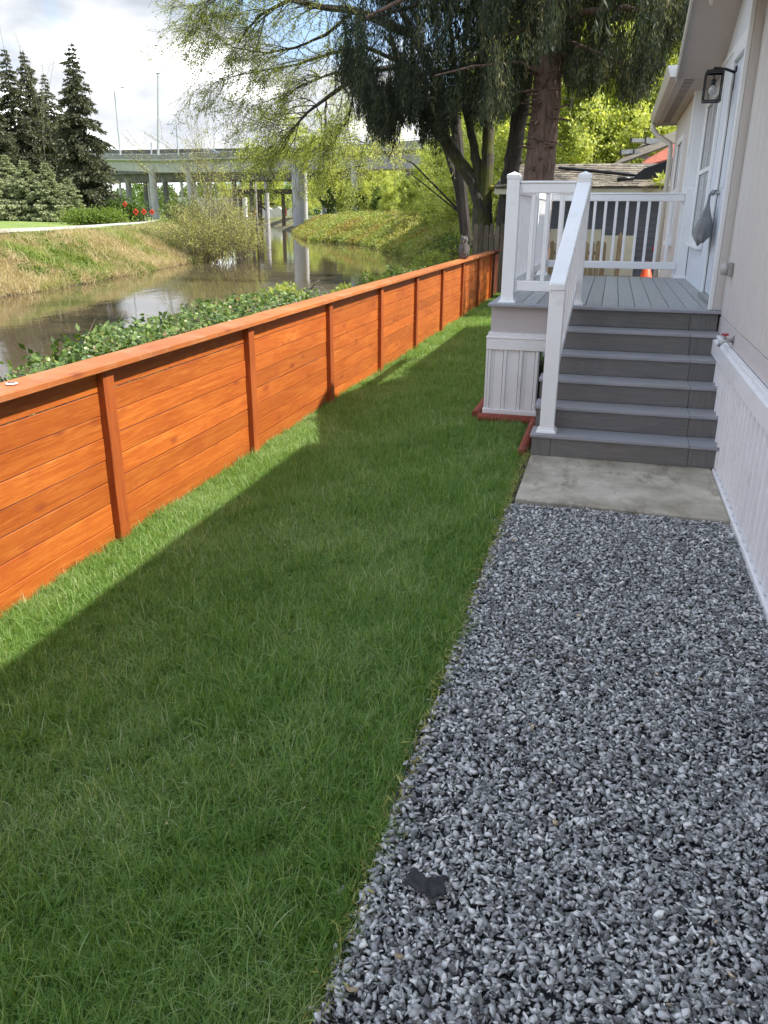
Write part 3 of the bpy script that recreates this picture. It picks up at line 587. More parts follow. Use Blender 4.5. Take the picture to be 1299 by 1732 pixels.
# newel at the first tread and sloping handrail
XN, YN = -1.345, .128
post(XN, YN, DT, 1.30, cap=False)
def sloped(name, dz0, dz1, hw, y0=None, y1=None, mat='vinyl_white', slope_top=2.07, slope_bot=1.30):
    ya, yb = YN-.065, YF-.058; xa, xb = XN, XB
    if y0 is not None: ya = y0
    def zz(y): return slope_bot+(slope_top-slope_bot)*(y-(YN-.065))/((YF-.058)-(YN-.065))
    def xx(y): return XN+(XB-XN)*(y-YN)/(YF-YN)
    V = [(xx(y)+s*hw, y, zz(y)+d) for y in (ya, yb) for s, d in ((-1, dz0), (1, dz0), (1, dz1), (-1, dz1))]
    return P_(name, MB().add(V, [(0, 1, 2, 3), (7, 6, 5, 4), (0, 4, 5, 1), (1, 5, 6, 2), (2, 6, 7, 3), (3, 7, 4, 0)]), mat, .008), zz, xx
_, zz, xx = sloped('handrail', .0, .052, .062)
sloped('handrail_web', -.06, -.002, .03, y0=YN+.06)
sloped('stair_bottom_rail', -.86, -.78, .022, y0=YN+.06)
for i in range(8):
    yy = YN+.15+(YF-.15-YN-.1)*i/7*.96; z_ = zz(yy)
    P_('baluster', MB().box(xx(yy)-.018, xx(yy)+.018, yy-.018, yy+.018, z_-.79, z_-.04), 'vinyl_white', .003)
# red landscape timbers
def timber(a, b_, lab, r_=.042):
    o_ = MB().tube([a, b_], r_, 12).build('timber', 'timber_red', smooth=False, bevel=.004); o_.rotation_euler = (0, 0, 0); return tag(o_, lab, 'landscape timber')
timber((-2.13, 1.42, -.03), (-2.13, 5.3, -.03), 'red round landscape timber running back along the left side of the porch')
timber((-2.085, 1.30, -.025), (-1.53, 1.30, -.025), 'short red round timber lying in front of the white skirting', .045)
timber((-1.535, .10, -.02), (-1.535, 1.24, -.02), 'red round timber lying along the left side of the steps', .04)

# ------------------------------------------------------------------ the house
house = empty('mobile_home', (2, 0, 0), 'tan sided manufactured home with white skirting and porch gable', 'house')
def H_(name, mb, mat, bevel=0, parent=house, **k): return mb.build(name, mat, parent, bevel=bevel, **k)
EX, EZ = -.45, 3.33
H_('wall', MB().box(.032, 8, -12, 9.0, -.1, 3.42), 'outlet_and_groove_shade')  # dark grey so the siding grooves look shaded; the shade is in the colour
H_('wall', MB().box(-.115, .03, 5.52, 8.97, .0, 3.30), 'siding_tan_flat')
# near wall: vertical grooved siding, belly band, skirting
y = 1.32; 
while y > -9:
    kk = globals().get('kk', 0)+1; w_ = (.2, .1)[kk % 2]
    H_('siding_board', MB().box(.006, .03, y-w_+.011, y, 1.03, 3.42), 'siding_tan', .003); y -= w_
    if y < -4: break
H_('siding_board', MB().box(.006, .03, -12, y, 1.03, 3.42), 'siding_tan')
H_('belly_band', MB().box(.004, .031, -12, 1.33, .885, 1.025), 'siding_tan_flat', .003)
skirt_panel(9, -.03, .74, 1, (-.022, -7.6), -1, house)
H_('skirting_gap_shade', MB().box(-.012, -.002, -12, 1.3, -.05, .73), 'black_plastic')  # black sheet standing in for the shade between the panels
H_('skirting_rail', MB().box(-.058, .0, -12, 1.30, .725, .855), 'vinyl_white', .006)
H_('skirting_ledge', MB().box(-.035, .003, -12, 1.30, .8555, .89), 'vinyl_white', .006)
H_('bottom_channel', MB().box(-.060, -.042, -12, -.02, -.06, .014).box(-.042, -.022, -12, -.02, -.06, .0), 'vinyl_white', .003)
H_('sole_plate', MB().box(-.02, .03, -12, -.02, -.12, -.05), 'cream_board')
# alcove with door, window
y = 1.46
H_('siding_panel', MB().box(.006, .03, 1.46, 5.40, 1.03, 3.42), 'siding_pale')
H_('belly_band', MB().box(-.13, .03, 5.52, 8.98, .0, 1.03), 'siding_tan_flat')
H_('corner_board', MB().box(-.066, .031, 1.34, 1.362, DR+.004, 3.75), 'siding_tan', .003)
H_('corner_edge', MB().box(-.102, -.067, 1.336, 1.40, DR+.004, 3.76), 'trim_white', .004)
H_('corner_board', MB().box(-.118, .0, 5.40, 5.516, DR-.3, 3.6), 'trim_white', .004)
H_('corner_board', MB().box(-.16, -.1155, 5.418, 5.56, DR-.3, 3.4), 'trim_white', .004)
y = 5.56
while y < 8.9: H_('siding_board', MB().box(-.138, -.116, y+.006, min(y+.3, 8.97), .3, 3.31), 'siding_tan', .003); y += .3
# door
door = H_('door', MB().box(-.006, .006, 1.86, 2.74, DR+.05, 3.12), 'door_white', .002)
for (a, b_, c_, d_) in ((1.95, 2.26, 1.25, 1.95), (2.34, 2.65, 1.25, 1.95), (1.95, 2.26, 2.1, 2.95), (2.34, 2.65, 2.1, 2.95)):
    H_('door_panel', MB().box(-.013, -.0062, a, b_, c_, d_), 'door_white', .006, parent=door)
H_('knob', MB().lathe([(.0, 0), (.028, .004), (.012, .01), (.01, .035), (.026, .045), (.026, .062), (.005, .07)], (0, 0, 0), 14), 'metal_galv', parent=door, smooth=True)
kn = bpy.data.objects['knob']; kn.matrix_parent_inverse = Matrix(); kn.parent = door; kn.matrix_parent_inverse = Matrix(); kn.location = (-.006, 2.62, 2.06); kn.rotation_euler = (0, -math.pi/2, 0)
H_('threshold', MB().box(-.06, .0, 1.8, 2.8, DR+.004, DR+.045), 'metal_galv', .004)
for nm, bx in (('door_casing', (-.03, .006, 1.76, 1.85, DR+.004, 3.22)), ('door_casing', (-.03, .006, 2.75, 2.86, DR+.004, 3.22)), ('door_casing', (-.032, .006, 1.75, 2.87, 3.221, 3.34))):
    H_(nm, MB().box(*bx), 'trim_white', .004)
H_('weather_strip', MB().box(-.012, -.002, 2.741, 2.749, DR+.05, 3.12), 'black_metal')
# header board line
H_('header_board', MB().box(-.012, .006, 1.47, 5.39, 3.36, 3.40), 'trim_white', .002)
def window(name, y0, y1, z0, z1, x=.0, cols=2, rows=2):
    fr = H_('window', MB().box(x-.03, x+.005, y0-.09, y0, z0-.09, z1+.09).box(x-.03, x+.005, y1, y1+.09, z0-.09, z1+.09).box(x-.03, x+.005, y0, y1, z1, z1+.09).box(x-.036, x+.005, y0, y1, z0-.09, z0), 'trim_white', .004)
    zm = (z0+z1)/2
    H_('pane', MB().box(x-.004, x-.001, y0, y1, z0, z1), 'window_pane', parent=fr)
    H_('sash', MB().box(x-.022, x-.0045, y0, y1, zm-.025, zm+.025).box(x-.02, x-.0045, y0, y0+.035, z0, zm-.0255).box(x-.02, x-.0045, y1-.035, y1, z0, zm-.0255).box(x-.02, x-.0045, y0, y0+.035, zm+.0255, z1).box(x-.02, x-.0045, y1-.035, y1, zm+.0255, z1), 'vinyl_white', .003, parent=fr)
    for i in range(1, cols):
        yc = y0+(y1-y0)*i/cols; H_('muntin', MB().box(x-.014, x-.0045, yc-.012, yc+.012, z0, zm-.026).box(x-.014, x-.0045, yc-.012, yc+.012, zm+.026, z1), 'vinyl_white', parent=fr)
    H_('sill', MB().box(x-.06, x+.002, y0-.11, y1+.11, z0-.125, z0-.091), 'trim_white', .004, parent=fr)
window('w', 3.75, 5.1, 1.62, 3.08); window('w', 6.7, 7.7, 1.55, 2.85, x=-.139, cols=2)
# roofs: main slope, porch gable
GP, GZ, GS = 2.4, 4.10, .43           # gable peak y, z, slope
GW = (GZ-EZ)/GS
yn, yf_ = GP-GW, GP+GW
def roof_slab(y0, y1, name='roof'):
    sl_ = .30; V = []
    prof = [(EX, EZ+.10), (EX, EZ+.02), (4.2, EZ+.02+4.65*sl_), (8.8, EZ+.02), (8.8, EZ+.10), (4.2, EZ+.10+4.65*sl_)]
    return H_(name, MB().prism(prof, 1, y0, y1), 'roof_shingle')
roof_slab(-12.5, yn+.0); roof_slab(yf_-.0, 9.35); 
prof = [(EX+.75, EZ+.10+.225), (EX+.75, EZ+.02+.225), (4.2, EZ+.02+4.65*.3), (8.8, EZ+.02), (8.8, EZ+.10), (4.2, EZ+.10+4.65*.3)]
H_('roof', MB().prism(prof, 1, yn+.001, yf_-.001), 'roof_shingle')
for sg in (-1, 1):      # gable roof planes with soffit below
    ya = GP; yb = GP+sg*(GW+.06)
    V = [(EX, ya, GZ), (2.4, ya, GZ), (2.4, yb, EZ-.03), (EX, yb, EZ-.03), (EX, ya, GZ+.07), (2.4, ya, GZ+.07), (2.4, yb, EZ+.04), (EX, yb, EZ+.04)]
    H_('gable_roof', MB().add(V, [(0, 1, 2, 3), (7, 6, 5, 4), (0, 4, 5, 1), (1, 5, 6, 2), (2, 6, 7, 3), (3, 7, 4, 0)]), 'soffit_tan')
    V = [(EX-.02, ya, GZ-.05), (EX-.002, ya, GZ-.05), (EX-.002, yb, EZ-.08), (EX-.02, yb, EZ-.08), (EX-.02, ya, GZ+.09), (EX-.002, ya, GZ+.09), (EX-.002, yb, EZ+.06), (EX-.02, yb, EZ+.06)]
    H_('rake_board', MB().add(V, [(0, 1, 2, 3), (7, 6, 5, 4), (0, 4, 5, 1), (1, 5, 6, 2), (2, 6, 7, 3), (3, 7, 4, 0)]), 'gutter_tan')
H_('gable_wall', MB().prism([(yn, EZ-.0), (yf_, EZ-.0), (GP, GZ-.005)], 0, .008, .03), 'siding_pale')
for a, b_ in ((yf_+.06, 9.3), (-12.4, yn-.06)):
    H_('soffit', MB().box(EX+.005, .0, a, b_, EZ-.012, EZ), 'soffit_tan')
    H_('fascia', MB().box(EX-.012, EX+.004, a, b_, EZ-.03, EZ+.1), 'gutter_tan')
    g_ = [(EX-.014, EZ-.01), (EX-.075, EZ-.01), (EX-.10, EZ+.045), (EX-.115, EZ+.10), (EX-.10, EZ+.103), (EX-.08, EZ+.05), (EX-.06, EZ+.012), (EX-.02, EZ+.012), (EX-.02, EZ+.1), (EX-.014, EZ+.1)]
    H_('gutter', MB().prism(g_, 1, a+.0, b_+.02), 'gutter_tan')
    H_('gutter_cap', MB().prism([(EX-.014, EZ-.012), (EX-.077, EZ-.012), (EX-.118, EZ+.105), (EX-.014, EZ+.105)], 1, a-.006, a-.001), 'trim_white')
mb = MB()
yy = yf_+.15
while yy < 9.1: mb.box(EX+.09, EX+.20, yy, yy+.018, EZ-.016, EZ-.0125); yy += .11
H_('soffit_vent', mb, 'black_plastic')['kind'] = 'stuff'
H_('end_soffit', MB().box(EX, .0, 9.3005, 9.35, EZ-.04, EZ+.1), 'soffit_tan')
dp = [(EX-.06, 9.22, EZ-.02), (EX-.05, 9.22, EZ-.10), (EX+.02, 9.2, EZ-.19), (-.2, 9.06, EZ-.34), (-.185, 9.04, EZ-.45), (-.185, 9.04, .3)]
H_('downspout', MB().tube(dp, .042, 8), 'gutter_tan', smooth=True)
# lantern
lan = empty('wall_lantern', (-.2, 2.7, 3.05), 'black box wall lantern with clear glass and round bulb above the door side', 'lantern')
LX, LY, LZ = -.20, 2.62, 2.99; hw_ = .075
MB().box(-.012, .0, LY+.13-.055, LY+.13+.055, LZ-.02, LZ+.19).build('back_plate', 'black_metal', lan, bevel=.003)
MB().tube([(-.01, LY+.13, LZ+.14), (-.10, LY+.09, LZ+.165), (LX, LY, LZ+.165)], .012, 8).build('arm', 'black_metal', lan)
mb = MB()
for i in (-1, 1):
    for j in (-1, 1): mb.box(LX+i*hw_-.006, LX+i*hw_+.006, LY+j*hw_-.006, LY+j*hw_+.006, LZ-.125, LZ+.125)
for z_ in (-.125, .113):
    for i in (-1, 1): mb.box(LX+i*hw_-.007, LX+i*hw_+.007, LY-hw_, LY+hw_, LZ+z_, LZ+z_+.014).box(LX-hw_, LX+hw_, LY+i*hw_-.007, LY+i*hw_+.007, LZ+z_, LZ+z_+.014)
mb.box(LX-hw_, LX+hw_, LY-hw_, LY+hw_, LZ+.128, LZ+.142).frustum(LX, LY, LZ+.142, LZ+.17, .03, .01)
mb.build('frame', 'black_metal', lan)
for i in (-1, 1): MB().box(LX-hw_+.007, LX+hw_-.007, LY+i*hw_-.001, LY+i*hw_+.001, LZ-.11, LZ+.11).build('pane', 'lantern_pane', lan); MB().box(LX+i*hw_-.001, LX+i*hw_+.001, LY-hw_+.007, LY+hw_-.007, LZ-.11, LZ+.11).build('pane', 'lantern_pane', lan)
MB().lathe([(.006, .12), (.006, .07), (.02, .068), (.02, .02), (.012, .018)][::-1], (LX, LY, LZ), 12).build('socket', 'black_metal', lan)
MB().lathe([(.001, -.072), (.02, -.066), (.034, -.045), (.037, -.025), (.03, -.005), (.014, .012), (.012, .018)], (LX, LY, LZ), 16).build('bulb', 'bulb_glass', lan, smooth=True)
# cloth bag on the knob
bm = bmesh.new(); V = []; nu, nv = 20, 14
mb = MB(); BX, BY, BZ = -.10, 2.55, 2.05
for j in range(nv):
    t = j/(nv-1); z = BZ-.45*t; w_ = .018+.19*smooth(.05, .75, t)*(1-.12*smooth(.85, 1, t)); d_ = .012+.075*smooth(.1, .8, t)*(1-.75*smooth(.86, 1, t))
    for i in range(nu):
        a = 2*math.pi*i/nu; fo = 1+.10*math.sin(5*a+t*3)*(1-t*.4)+.05*math.sin(11*a)
        V.append((BX-.03*t+d_*math.cos(a)*fo, BY-.02*t+w_*math.sin(a)*fo, z+.02*math.sin(a*2+1)*t-.02*math.sin(a)*t))
mb.add(V, [(j*nu+i, j*nu+(i+1) % nu, (j+1)*nu+(i+1) % nu, (j+1)*nu+i) for j in range(nv-1) for i in range(nu)]+[tuple(range((nv-1)*nu, nv*nu))])
bag = empty('cloth_bag', (BX, BY, BZ), 'limp grey cloth bag hanging from the white door knob', 'bag')
mb.build('sack', 'grey_cloth', bag, smooth=True)
MB().tube([(BX, BY, BZ+.0), (BX+.02, BY, BZ+.03), (-.03, BY, BZ+.035), (BX+.03, BY+.02, BZ+.01), (BX, BY+.01, BZ-.02)], .007, 6).build('drawstring', 'grey_cloth', bag)
# outdoor outlet, spigot
ou = empty('outdoor_outlet', (0, .97, 1.44), 'grey weatherproof outlet box with clear bubble cover on tan siding', 'outlet')
MB().box(-.035, .004, .94, 1.05, 1.38, 1.49).build('box', 'outlet_and_groove_shade', ou, bevel=.006)
MB().lathe([(.05, 0), (.052, .02), (.045, .045), (.02, .055), (.001, .056)], (0, 0, 0), 14).build('cover', 'outlet_cover', ou, bevel=0, smooth=True)
cv = bpy.data.objects['cover']; cv.matrix_parent_inverse = Matrix.Translation((0, -.97, -1.44)); cv.location = (-.036, 1.0, 1.437); cv.rotation_euler = (0, -math.pi/2, 0)
sp = empty('garden_tap', (0, .32, .96), 'brass garden tap with red handle above the white skirting', 'tap')
MB().tube([(.0, .34, .945), (-.05, .34, .945), (-.085, .34, .93), (-.10, .34, .895)], [.014, .016, .015, .013], 10).build('spout', 'metal_galv', sp, smooth=True)
MB().tube([(.0, .34, .945), (-.004, .34, .945)], .034, 14).build('flange', 'metal_galv', sp)
MB().tube([(-.05, .34, .945), (-.065, .335, .985)], [.011, .008], 8).build('stem', 'metal_galv', sp)
mb = MB()
for k in range(6): a = k*math.pi/3; mb.tube([(-.065, .335, .987), (-.065+.026*math.cos(a), .335+.026*math.sin(a), .99)], [.007, .008], 6)
mb.build('handle', 'red_handle', sp)

# ------------------------------------------------------------------ behind the house: picket fence, shed, things
def pickets(name, x0, x1, y, zb, zt, mat, lab, lean=0, step=.15):
    e = empty(name, (x0, y, zb), lab, 'fence'); x = x0
    while x < x1:
        w_ = .125; z_ = zt+random.uniform(-.03, .03)
        MB().prism([(x, zb), (x+w_, zb), (x+w_, z_-.07), (x+w_*.72, z_), (x+w_*.28, z_), (x, z_-.07)], 1, y-.01, y+.01).build('picket', mat, e, bevel=.002); x += step
    for zr in (zb+.35, zt-.3): MB().box(x0-.02, x1+.05, y+.012, y+.05, zr-.04, zr+.04).build('rail', mat, e)
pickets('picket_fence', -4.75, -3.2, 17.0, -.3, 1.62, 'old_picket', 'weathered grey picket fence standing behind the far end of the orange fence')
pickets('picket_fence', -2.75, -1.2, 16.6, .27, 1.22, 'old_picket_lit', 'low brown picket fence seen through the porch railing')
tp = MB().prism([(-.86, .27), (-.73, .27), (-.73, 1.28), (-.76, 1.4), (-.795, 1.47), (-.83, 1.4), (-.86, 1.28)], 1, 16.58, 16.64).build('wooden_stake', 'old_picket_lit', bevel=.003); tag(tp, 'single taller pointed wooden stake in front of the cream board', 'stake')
MB().box(-1.3, -.73, 16.55, 16.575, .85, .95)
shed = empty('neighbour_shed', (-1, 18, .27), 'slate grey lap sided neighbour building with worn shake roof', 'shed')
sx0, sx1 = -4.0, .30
MB().box(sx0, sx1, 18.05, 24, .2, 2.45).build('wall', 'siding_slate', shed)
z = .27
while z < 2.4:
    MB().add([(sx0, 18.045, z), (sx1, 18.045, z), (sx1, 18.015, z), (sx0, 18.015, z), (sx0, 18.045, z+.172), (sx1, 18.045, z+.172), (sx1, 18.037, z+.172), (sx0, 18.037, z+.172)], [(0, 1, 2, 3)[::-1], (4, 5, 6, 7), (2, 3, 7, 6)[::-1], (0, 3, 7, 4), (1, 5, 6, 2)]).build('lap_board', 'siding_slate', shed); z += .17
MB().box(sx1, sx1+.12, 17.99, 18.06, .2, 2.42).build('corner_board', 'white_paint', shed, bevel=.004)
MB().box(sx0-.3, sx1+.12, 17.55, 17.59, 2.40, 2.60).build('eave_board', 'cream_board', shed, bevel=.004)
MB().box(sx0-.3, sx1+.12, 17.6, 18.04, 2.44, 2.46).build('soffit', 'black_plastic', shed)
# shake courses
RS = .225
V = [(sx0-.3, 17.5, 2.60), (sx1+.2, 17.5, 2.60), (sx1+.2, 20.75, 2.60+3.25*RS), (sx0-.3, 20.75, 2.60+3.25*RS)]
MB().add(V+[(a, b_, c_-.05) for a, b_, c_ in V], [(0, 1, 2, 3), (7, 6, 5, 4), (0, 4, 5, 1), (1, 5, 6, 2), (2, 6, 7, 3), (3, 7, 4, 0)]).build('roof_deck', 'roof_shingle', shed)
cnt = 0
for r_ in range(12):
    y0 = 17.46+r_*.27; x = sx0-.32+random.uniform(0, .1)
    while x < sx1+.15 and cnt < 290:
        w_ = random.uniform(.13, .26); z0 = 2.6+(y0-17.5)*RS; z1 = z0+.34*RS; dz = random.uniform(.012, .03); yj = y0+random.uniform(-.02, .02)
        V = [(x, yj, z0+.002), (x+w_-.008, yj, z0+.002), (x+w_-.008, y0+.36, z1-.002), (x, y0+.36, z1-.002), (x, yj, z0+dz), (x+w_-.008, yj, z0+dz+random.uniform(-.004, .004)), (x+w_-.008, y0+.36, z1+.006), (x, y0+.36, z1+.006)]
        MB().add(V, [(3, 2, 1, 0), (4, 5, 6, 7), (0, 1, 5, 4), (1, 2, 6, 5), (3, 0, 4, 7)]).build('shake', 'shake_roof', shed); x += w_; cnt += 1
def on_roof(px, py):
    d = _f+_r2*(px-649.5)/FPX-_u2*(py-866)/FPX   # meet the plane z = 2.6+(y-17.5)*RS
    t = (2.63+(CAM[1]-17.5)*RS-CAM[2])/(d[2]-d[1]*RS); return CAM+d*t
a, b_ = on_roof(945, 287), on_roof(1080, 300)
tag(MB().tube([a+np.array([0, 0, .05]), b_+np.array([0, 0, .05])], .045, 8).build('roof_pipe', 'black_plastic', smooth=True), 'long black pipe lying across the neighbour shake roof', 'pipe')
a, b_ = on_roof(1044, 306), on_roof(1072, 304)
tag(MB().tube([a+np.array([0, 0, .04]), b_+np.array([0, 0, .04])], .05, 8).build('roof_pipe', 'black_plastic', smooth=True), 'short black pipe stub beside the black box on the shake roof', 'pipe')
c_ = at(1100, 300, 19.0); bx = empty('black_crate', c_, 'black slotted plastic gable box sitting on the neighbour roof', 'crate')
x0, x1 = at(1068, 310, 18.4)[0], at(1140, 310, 18.4)[0]; zb = 2.6+(.9)*RS+.0; 
pf = [(x0, zb), (x1+.3, zb), (x1+.3, zb+.55), (x1-.1, zb+.52), (x0+.3, zb+.28), (x0-.02, zb+.03)]
MB().prism(pf, 1, 18.35, 18.9).build('body', 'black_plastic', bx, bevel=.01)
for i in range(3): MB().box(x0+.62, x0+.67, 18.335, 18.349, zb+.10+.09*i, zb+.15+.09*i).build('slot', 'black_metal', bx)
for i in range(6): MB().box(x0+.35+.16*i, x0+.365+.16*i, 18.33, 18.349, zb+.02, zb+.27+.03*i).build('rib', 'black_plastic', bx)
# red roof and white beams beyond
pr = [at(1075, 282, 26), at(1145, 240, 26), at(1150, 262, 23), at(1100, 278, 23)]
rr = empty('red_roof_house', at(1110, 290, 27), 'weathered red and brown roof of a house behind the shed', 'house')
r0, r1, r2, r3 = at(1030, 282, 25.0), at(1155, 236, 25.0), at(1155, 262, 23.5), at(1075, 284, 23.5)
MB().add([r0, r1, r1+np.array([1.2, 3, 1.0]), r0+np.array([1.2, 3, 1.0]), r0-[0, 0, .06], r1-[0, 0, .06], r1+np.array([1.2, 3, .94]), r0+np.array([1.2, 3, .94])], [(0, 1, 2, 3), (7, 6, 5, 4), (0, 4, 5, 1), (1, 5, 6, 2), (2, 6, 7, 3), (3, 7, 4, 0)]).build('brown_roof', 'shake_roof', rr)
MB().add([r3, r2, r1+[0, -.05, .02], at(1095, 268, 24.9), r3-[0, 0, .07], r2-[0, 0, .07], r1-[0, 0.05, .07], at(1095, 268, 24.9)-[0, 0, .07]], [(0, 1, 2, 3), (7, 6, 5, 4), (0, 4, 5, 1), (1, 5, 6, 2), (2, 6, 7, 3), (3, 7, 4, 0)]).build('red_roof', 'red_roof', rr)
wz = float(r3[2]); MB().box(float(r3[0]), float(r2[0])+3, 23.8, 30, .2, wz-.08).build('wall', 'siding_tan_flat', rr)
def beam(p0, p1, hgt, dep, lab, dark=None):
    e = empty('roof_beam', p0, lab, 'beam'); p0, p1 = np.array(p0), np.array(p1); dz = np.array([0, 0, -hgt]); dy = np.array([0, dep, 0])
    MB().add([p0, p1, p1+dz, p0+dz, p0+dy, p1+dy, p1+dz+dy, p0+dz+dy], [(3, 2, 1, 0), (4, 5, 6, 7), (0, 1, 5, 4), (1, 2, 6, 5), (2, 3, 7, 6), (3, 0, 4, 7)]).build('face_board', 'white_paint', e)
    MB().add([p0+[-.04, -.01, .02], p0+[.03, -.01, .02], p0+[.03, -.01, -hgt-.02], p0+[-.04, -.01, -hgt-.02], p0+[-.04, .1, .02], p0+[.03, .1, .02], p0+[.03, .1, -hgt-.02], p0+[-.04, .1, -hgt-.02]], [(3, 2, 1, 0), (4, 5, 6, 7), (0, 1, 5, 4), (1, 2, 6, 5), (2, 3, 7, 6), (3, 0, 4, 7)]).build('end_cap', 'rust_steel', e)
beam(at(1068, 234, 27), at(1094, 235, 27), .12, .3, 'short pale beam left of the upper white roof beam')
beam(at(1093, 232, 27), at(1146, 240, 26), .20, .3, 'upper white beam above the red roof')
beam(at(1050, 254, 26), at(1072, 252, 26), .14, .3, 'short pale beam end below, left of the lower white beam')
beam(at(1073, 252, 26), at(1100, 264, 25), .16, .3, 'lower white beam sloping down to the red roof')
# plant on the gutter
def leafy_thing(name, P, size, mat, label, cat, aspect=.4, dirs=None, jitter=1., group=None, kind=None, stem=None):
    V, F, T = leaves(P, size, aspect, dirs, jitter); o_ = link(name, npmesh(name, V, F, mat, T)); return tag(o_, label, cat, group, kind)
c_ = at(1120, 306, 17.5); n_ = 70; d_ = unit(rng.normal(size=(n_, 3))*[1, .6, 1]+[0, 0, .3]); P = c_+d_*.04
leafy_thing('gutter_plant', P, rng.uniform(.12, .26, n_), 'spring_leaf', 'bright green leafy plant growing in the neighbour gutter', 'plant', .28, d_, .15)
c_ = at(1098, 322, 17.48); n_ = 160; P = c_+rng.normal(size=(n_, 3))*[.12, .03, .1]
leafy_thing('dead_weeds', P, rng.uniform(.05, .12, n_), 'dry_grass', 'brown dead weeds hanging over the neighbour gutter edge', 'plant', .15)
# cream board, cone, white block, dark gap
tag(MB().box(-1.30, -.36, 17.93, 17.97, .27, 1.345).build('cream_panel', 'cream_board', bevel=.004), 'upright cream board leaning on the slate grey wall', 'board')
tag(MB().box(-2.70, -1.31, 17.93, 17.97, .27, 1.50).build('cream_panel', 'cream_board', bevel=.004), 'wider cream board behind the low brown pickets, left of the other', 'board')
cx, cy = at(1093, 462, 16.4)[:2]; cone = empty('traffic_cone', (cx, cy, .27), 'orange traffic cone standing beyond the porch', 'traffic cone')
MB().frustum(cx, cy, .27, .30, .24, .235).build('base', 'cone_orange', cone, bevel=.01); MB().lathe([(.19, .03), (.16, .08), (.05, .46), (.035, .47), (.001, .47)], (cx, cy, .27), 20).build('cone_body', 'cone_orange', cone, smooth=True)
tag(MB().box(.1, .62, 13.6, 14.2, .27, .66).build('planter_block', 'white_paint', bevel=.02), 'low white block beside the end of the house', 'planter')
tag(MB().lathe([(.001, 0), (.07, .01), (.08, .08), (.05, .14), (.001, .15)], (at(1108, 420, 17.5)[0], 17.5, .95), 12).build('red_float', 'red_handle', smooth=True), 'small red ball hanging in the dark gap beside the shed', 'ball')
struct('back_shade_wall', MB().box(.42, 3, 19.5, 19.7, .2, 2.6), 'siding_slate')

# ------------------------------------------------------------------ trees
def branchy(mb, p, d, length, r_, depth, tips, droop=.0, wig=.25, n=5, kids=3, spread=.8, minr=.006, sides=5, bias=None):
    pts = [Vector(p)]; d = Vector(d).normalized(); seg = length/n; rad = [r_]
    for i in range(n):
        d = (d+Vector((random.gauss(0, wig), random.gauss(0, wig), random.gauss(0, wig)-droop))).normalized()
        if bias is not None: d = (d+Vector(bias)).normalized()
        pts.append(pts[-1]+d*seg); rad.append(max(minr, r_*(1-.75*(i+1)/n)))
    mb.tube(pts, rad, sides if r_ > .03 else (4 if r_ > .012 else 3), cap=False)
    if depth == 0:
        tips.append([tuple(q) for q in pts]); return
    for k in range(kids):
        i = random.randint(1, n); q = pts[i]; t = (pts[i]-pts[i-1]).normalized()
        nd = (t+Vector((random.gauss(0, spread), random.gauss(0, spread), random.gauss(0, spread)*.8))).normalized()
        branchy(mb, q, nd, length*random.uniform(.45, .75), max(minr, rad[i]*.65), depth-1, tips, droop, wig, max(3, n-1), kids, spread, minr, sides, bias)
    tips.append([tuple(q) for q in pts[-2:]])
def tip_points(tips, n, jit):
    segs = [(a, b_) for t in tips for a, b_ in zip(t[:-1], t[1:])]
    A = np.array([s[0] for s in segs]); B = np.array([s[1] for s in segs]); i = rng.integers(0, len(A), n); t = rng.random((n, 1))
    return A[i]*(1-t)+B[i]*t+rng.normal(size=(n, 3))*jit
# broadleaf tree prototypes (spring foliage): height about 1 unit = metres
def broadleaf(H, W, nleaf, lsize, leafmat, barkmat, trunk_r, ext=None):
    mb = MB(); tips = []; base = Vector((0, 0, 0)); pts = [base]; rad = [trunk_r]
    for i in range(6): pts.append(pts[-1]+Vector((random.gauss(0, .03)*H*.5, random.gauss(0, .03)*H*.5, H*.13))); rad.append(trunk_r*(1-.13*(i+1)))
    mb.tube(pts, rad, 8)
    for i in range(1, 7):
        for k in range(5):
            a = random.uniform(0, 6.28); up = random.uniform(.1, .9); d = (math.cos(a), math.sin(a), up)
            branchy(mb, pts[i], d, W*random.uniform(.45, .8)*(1.1-.08*i), rad[i]*.45, 2, tips, -.02, .16, 5, 4, .7, .012)
    P = tip_points(tips, nleaf, W*.045)
    cl = .5+.5*np.sin(P[:, 0]*1.9+2)*np.cos(P[:, 1]*1.7)*np.sin(P[:, 2]*1.3+1); V, F, T = leaves(P, rng.uniform(.6, 1.3, nleaf)*lsize, .65, None, 1, .25+.5*cl)
    tm = bpy.data.meshes.new('trunk'); tm.from_pydata(mb.v, [], mb.f); tm.materials.append(MATS[barkmat])
    return tm, npmesh('crown', V, F, leafmat, T)
def place_tree(name, meshes, loc, s, rz, label, cat='tree', group=None):
    e = empty(name, tuple(loc), label, cat, group); e.rotation_euler = (0, 0, rz); e.scale = (s, s, s*random.uniform(.95, 1.1))
    for nm, me in zip(('trunk', 'crown'), meshes):
        o_ = bpy.data.objects.new(nm, me); COL.objects.link(o_); o_.parent = e
    return e
SP = [broadleaf(13, 5.2, 42000, .19, 'spring_leaf', 'bark_grey', .22) for _ in range(3)]
MD = [broadleaf(9, 4.2, 26000, .17, 'mid_leaf', 'bark_dark', .18) for _ in range(2)]
GR = [broadleaf(12, 5.2, 36000, .19, 'young_leaf', 'bark_grey', .2) for _ in range(2)]
BR = broadleaf(15, 5.0, 5000, .12, 'young_leaf', 'bark_grey', .22)
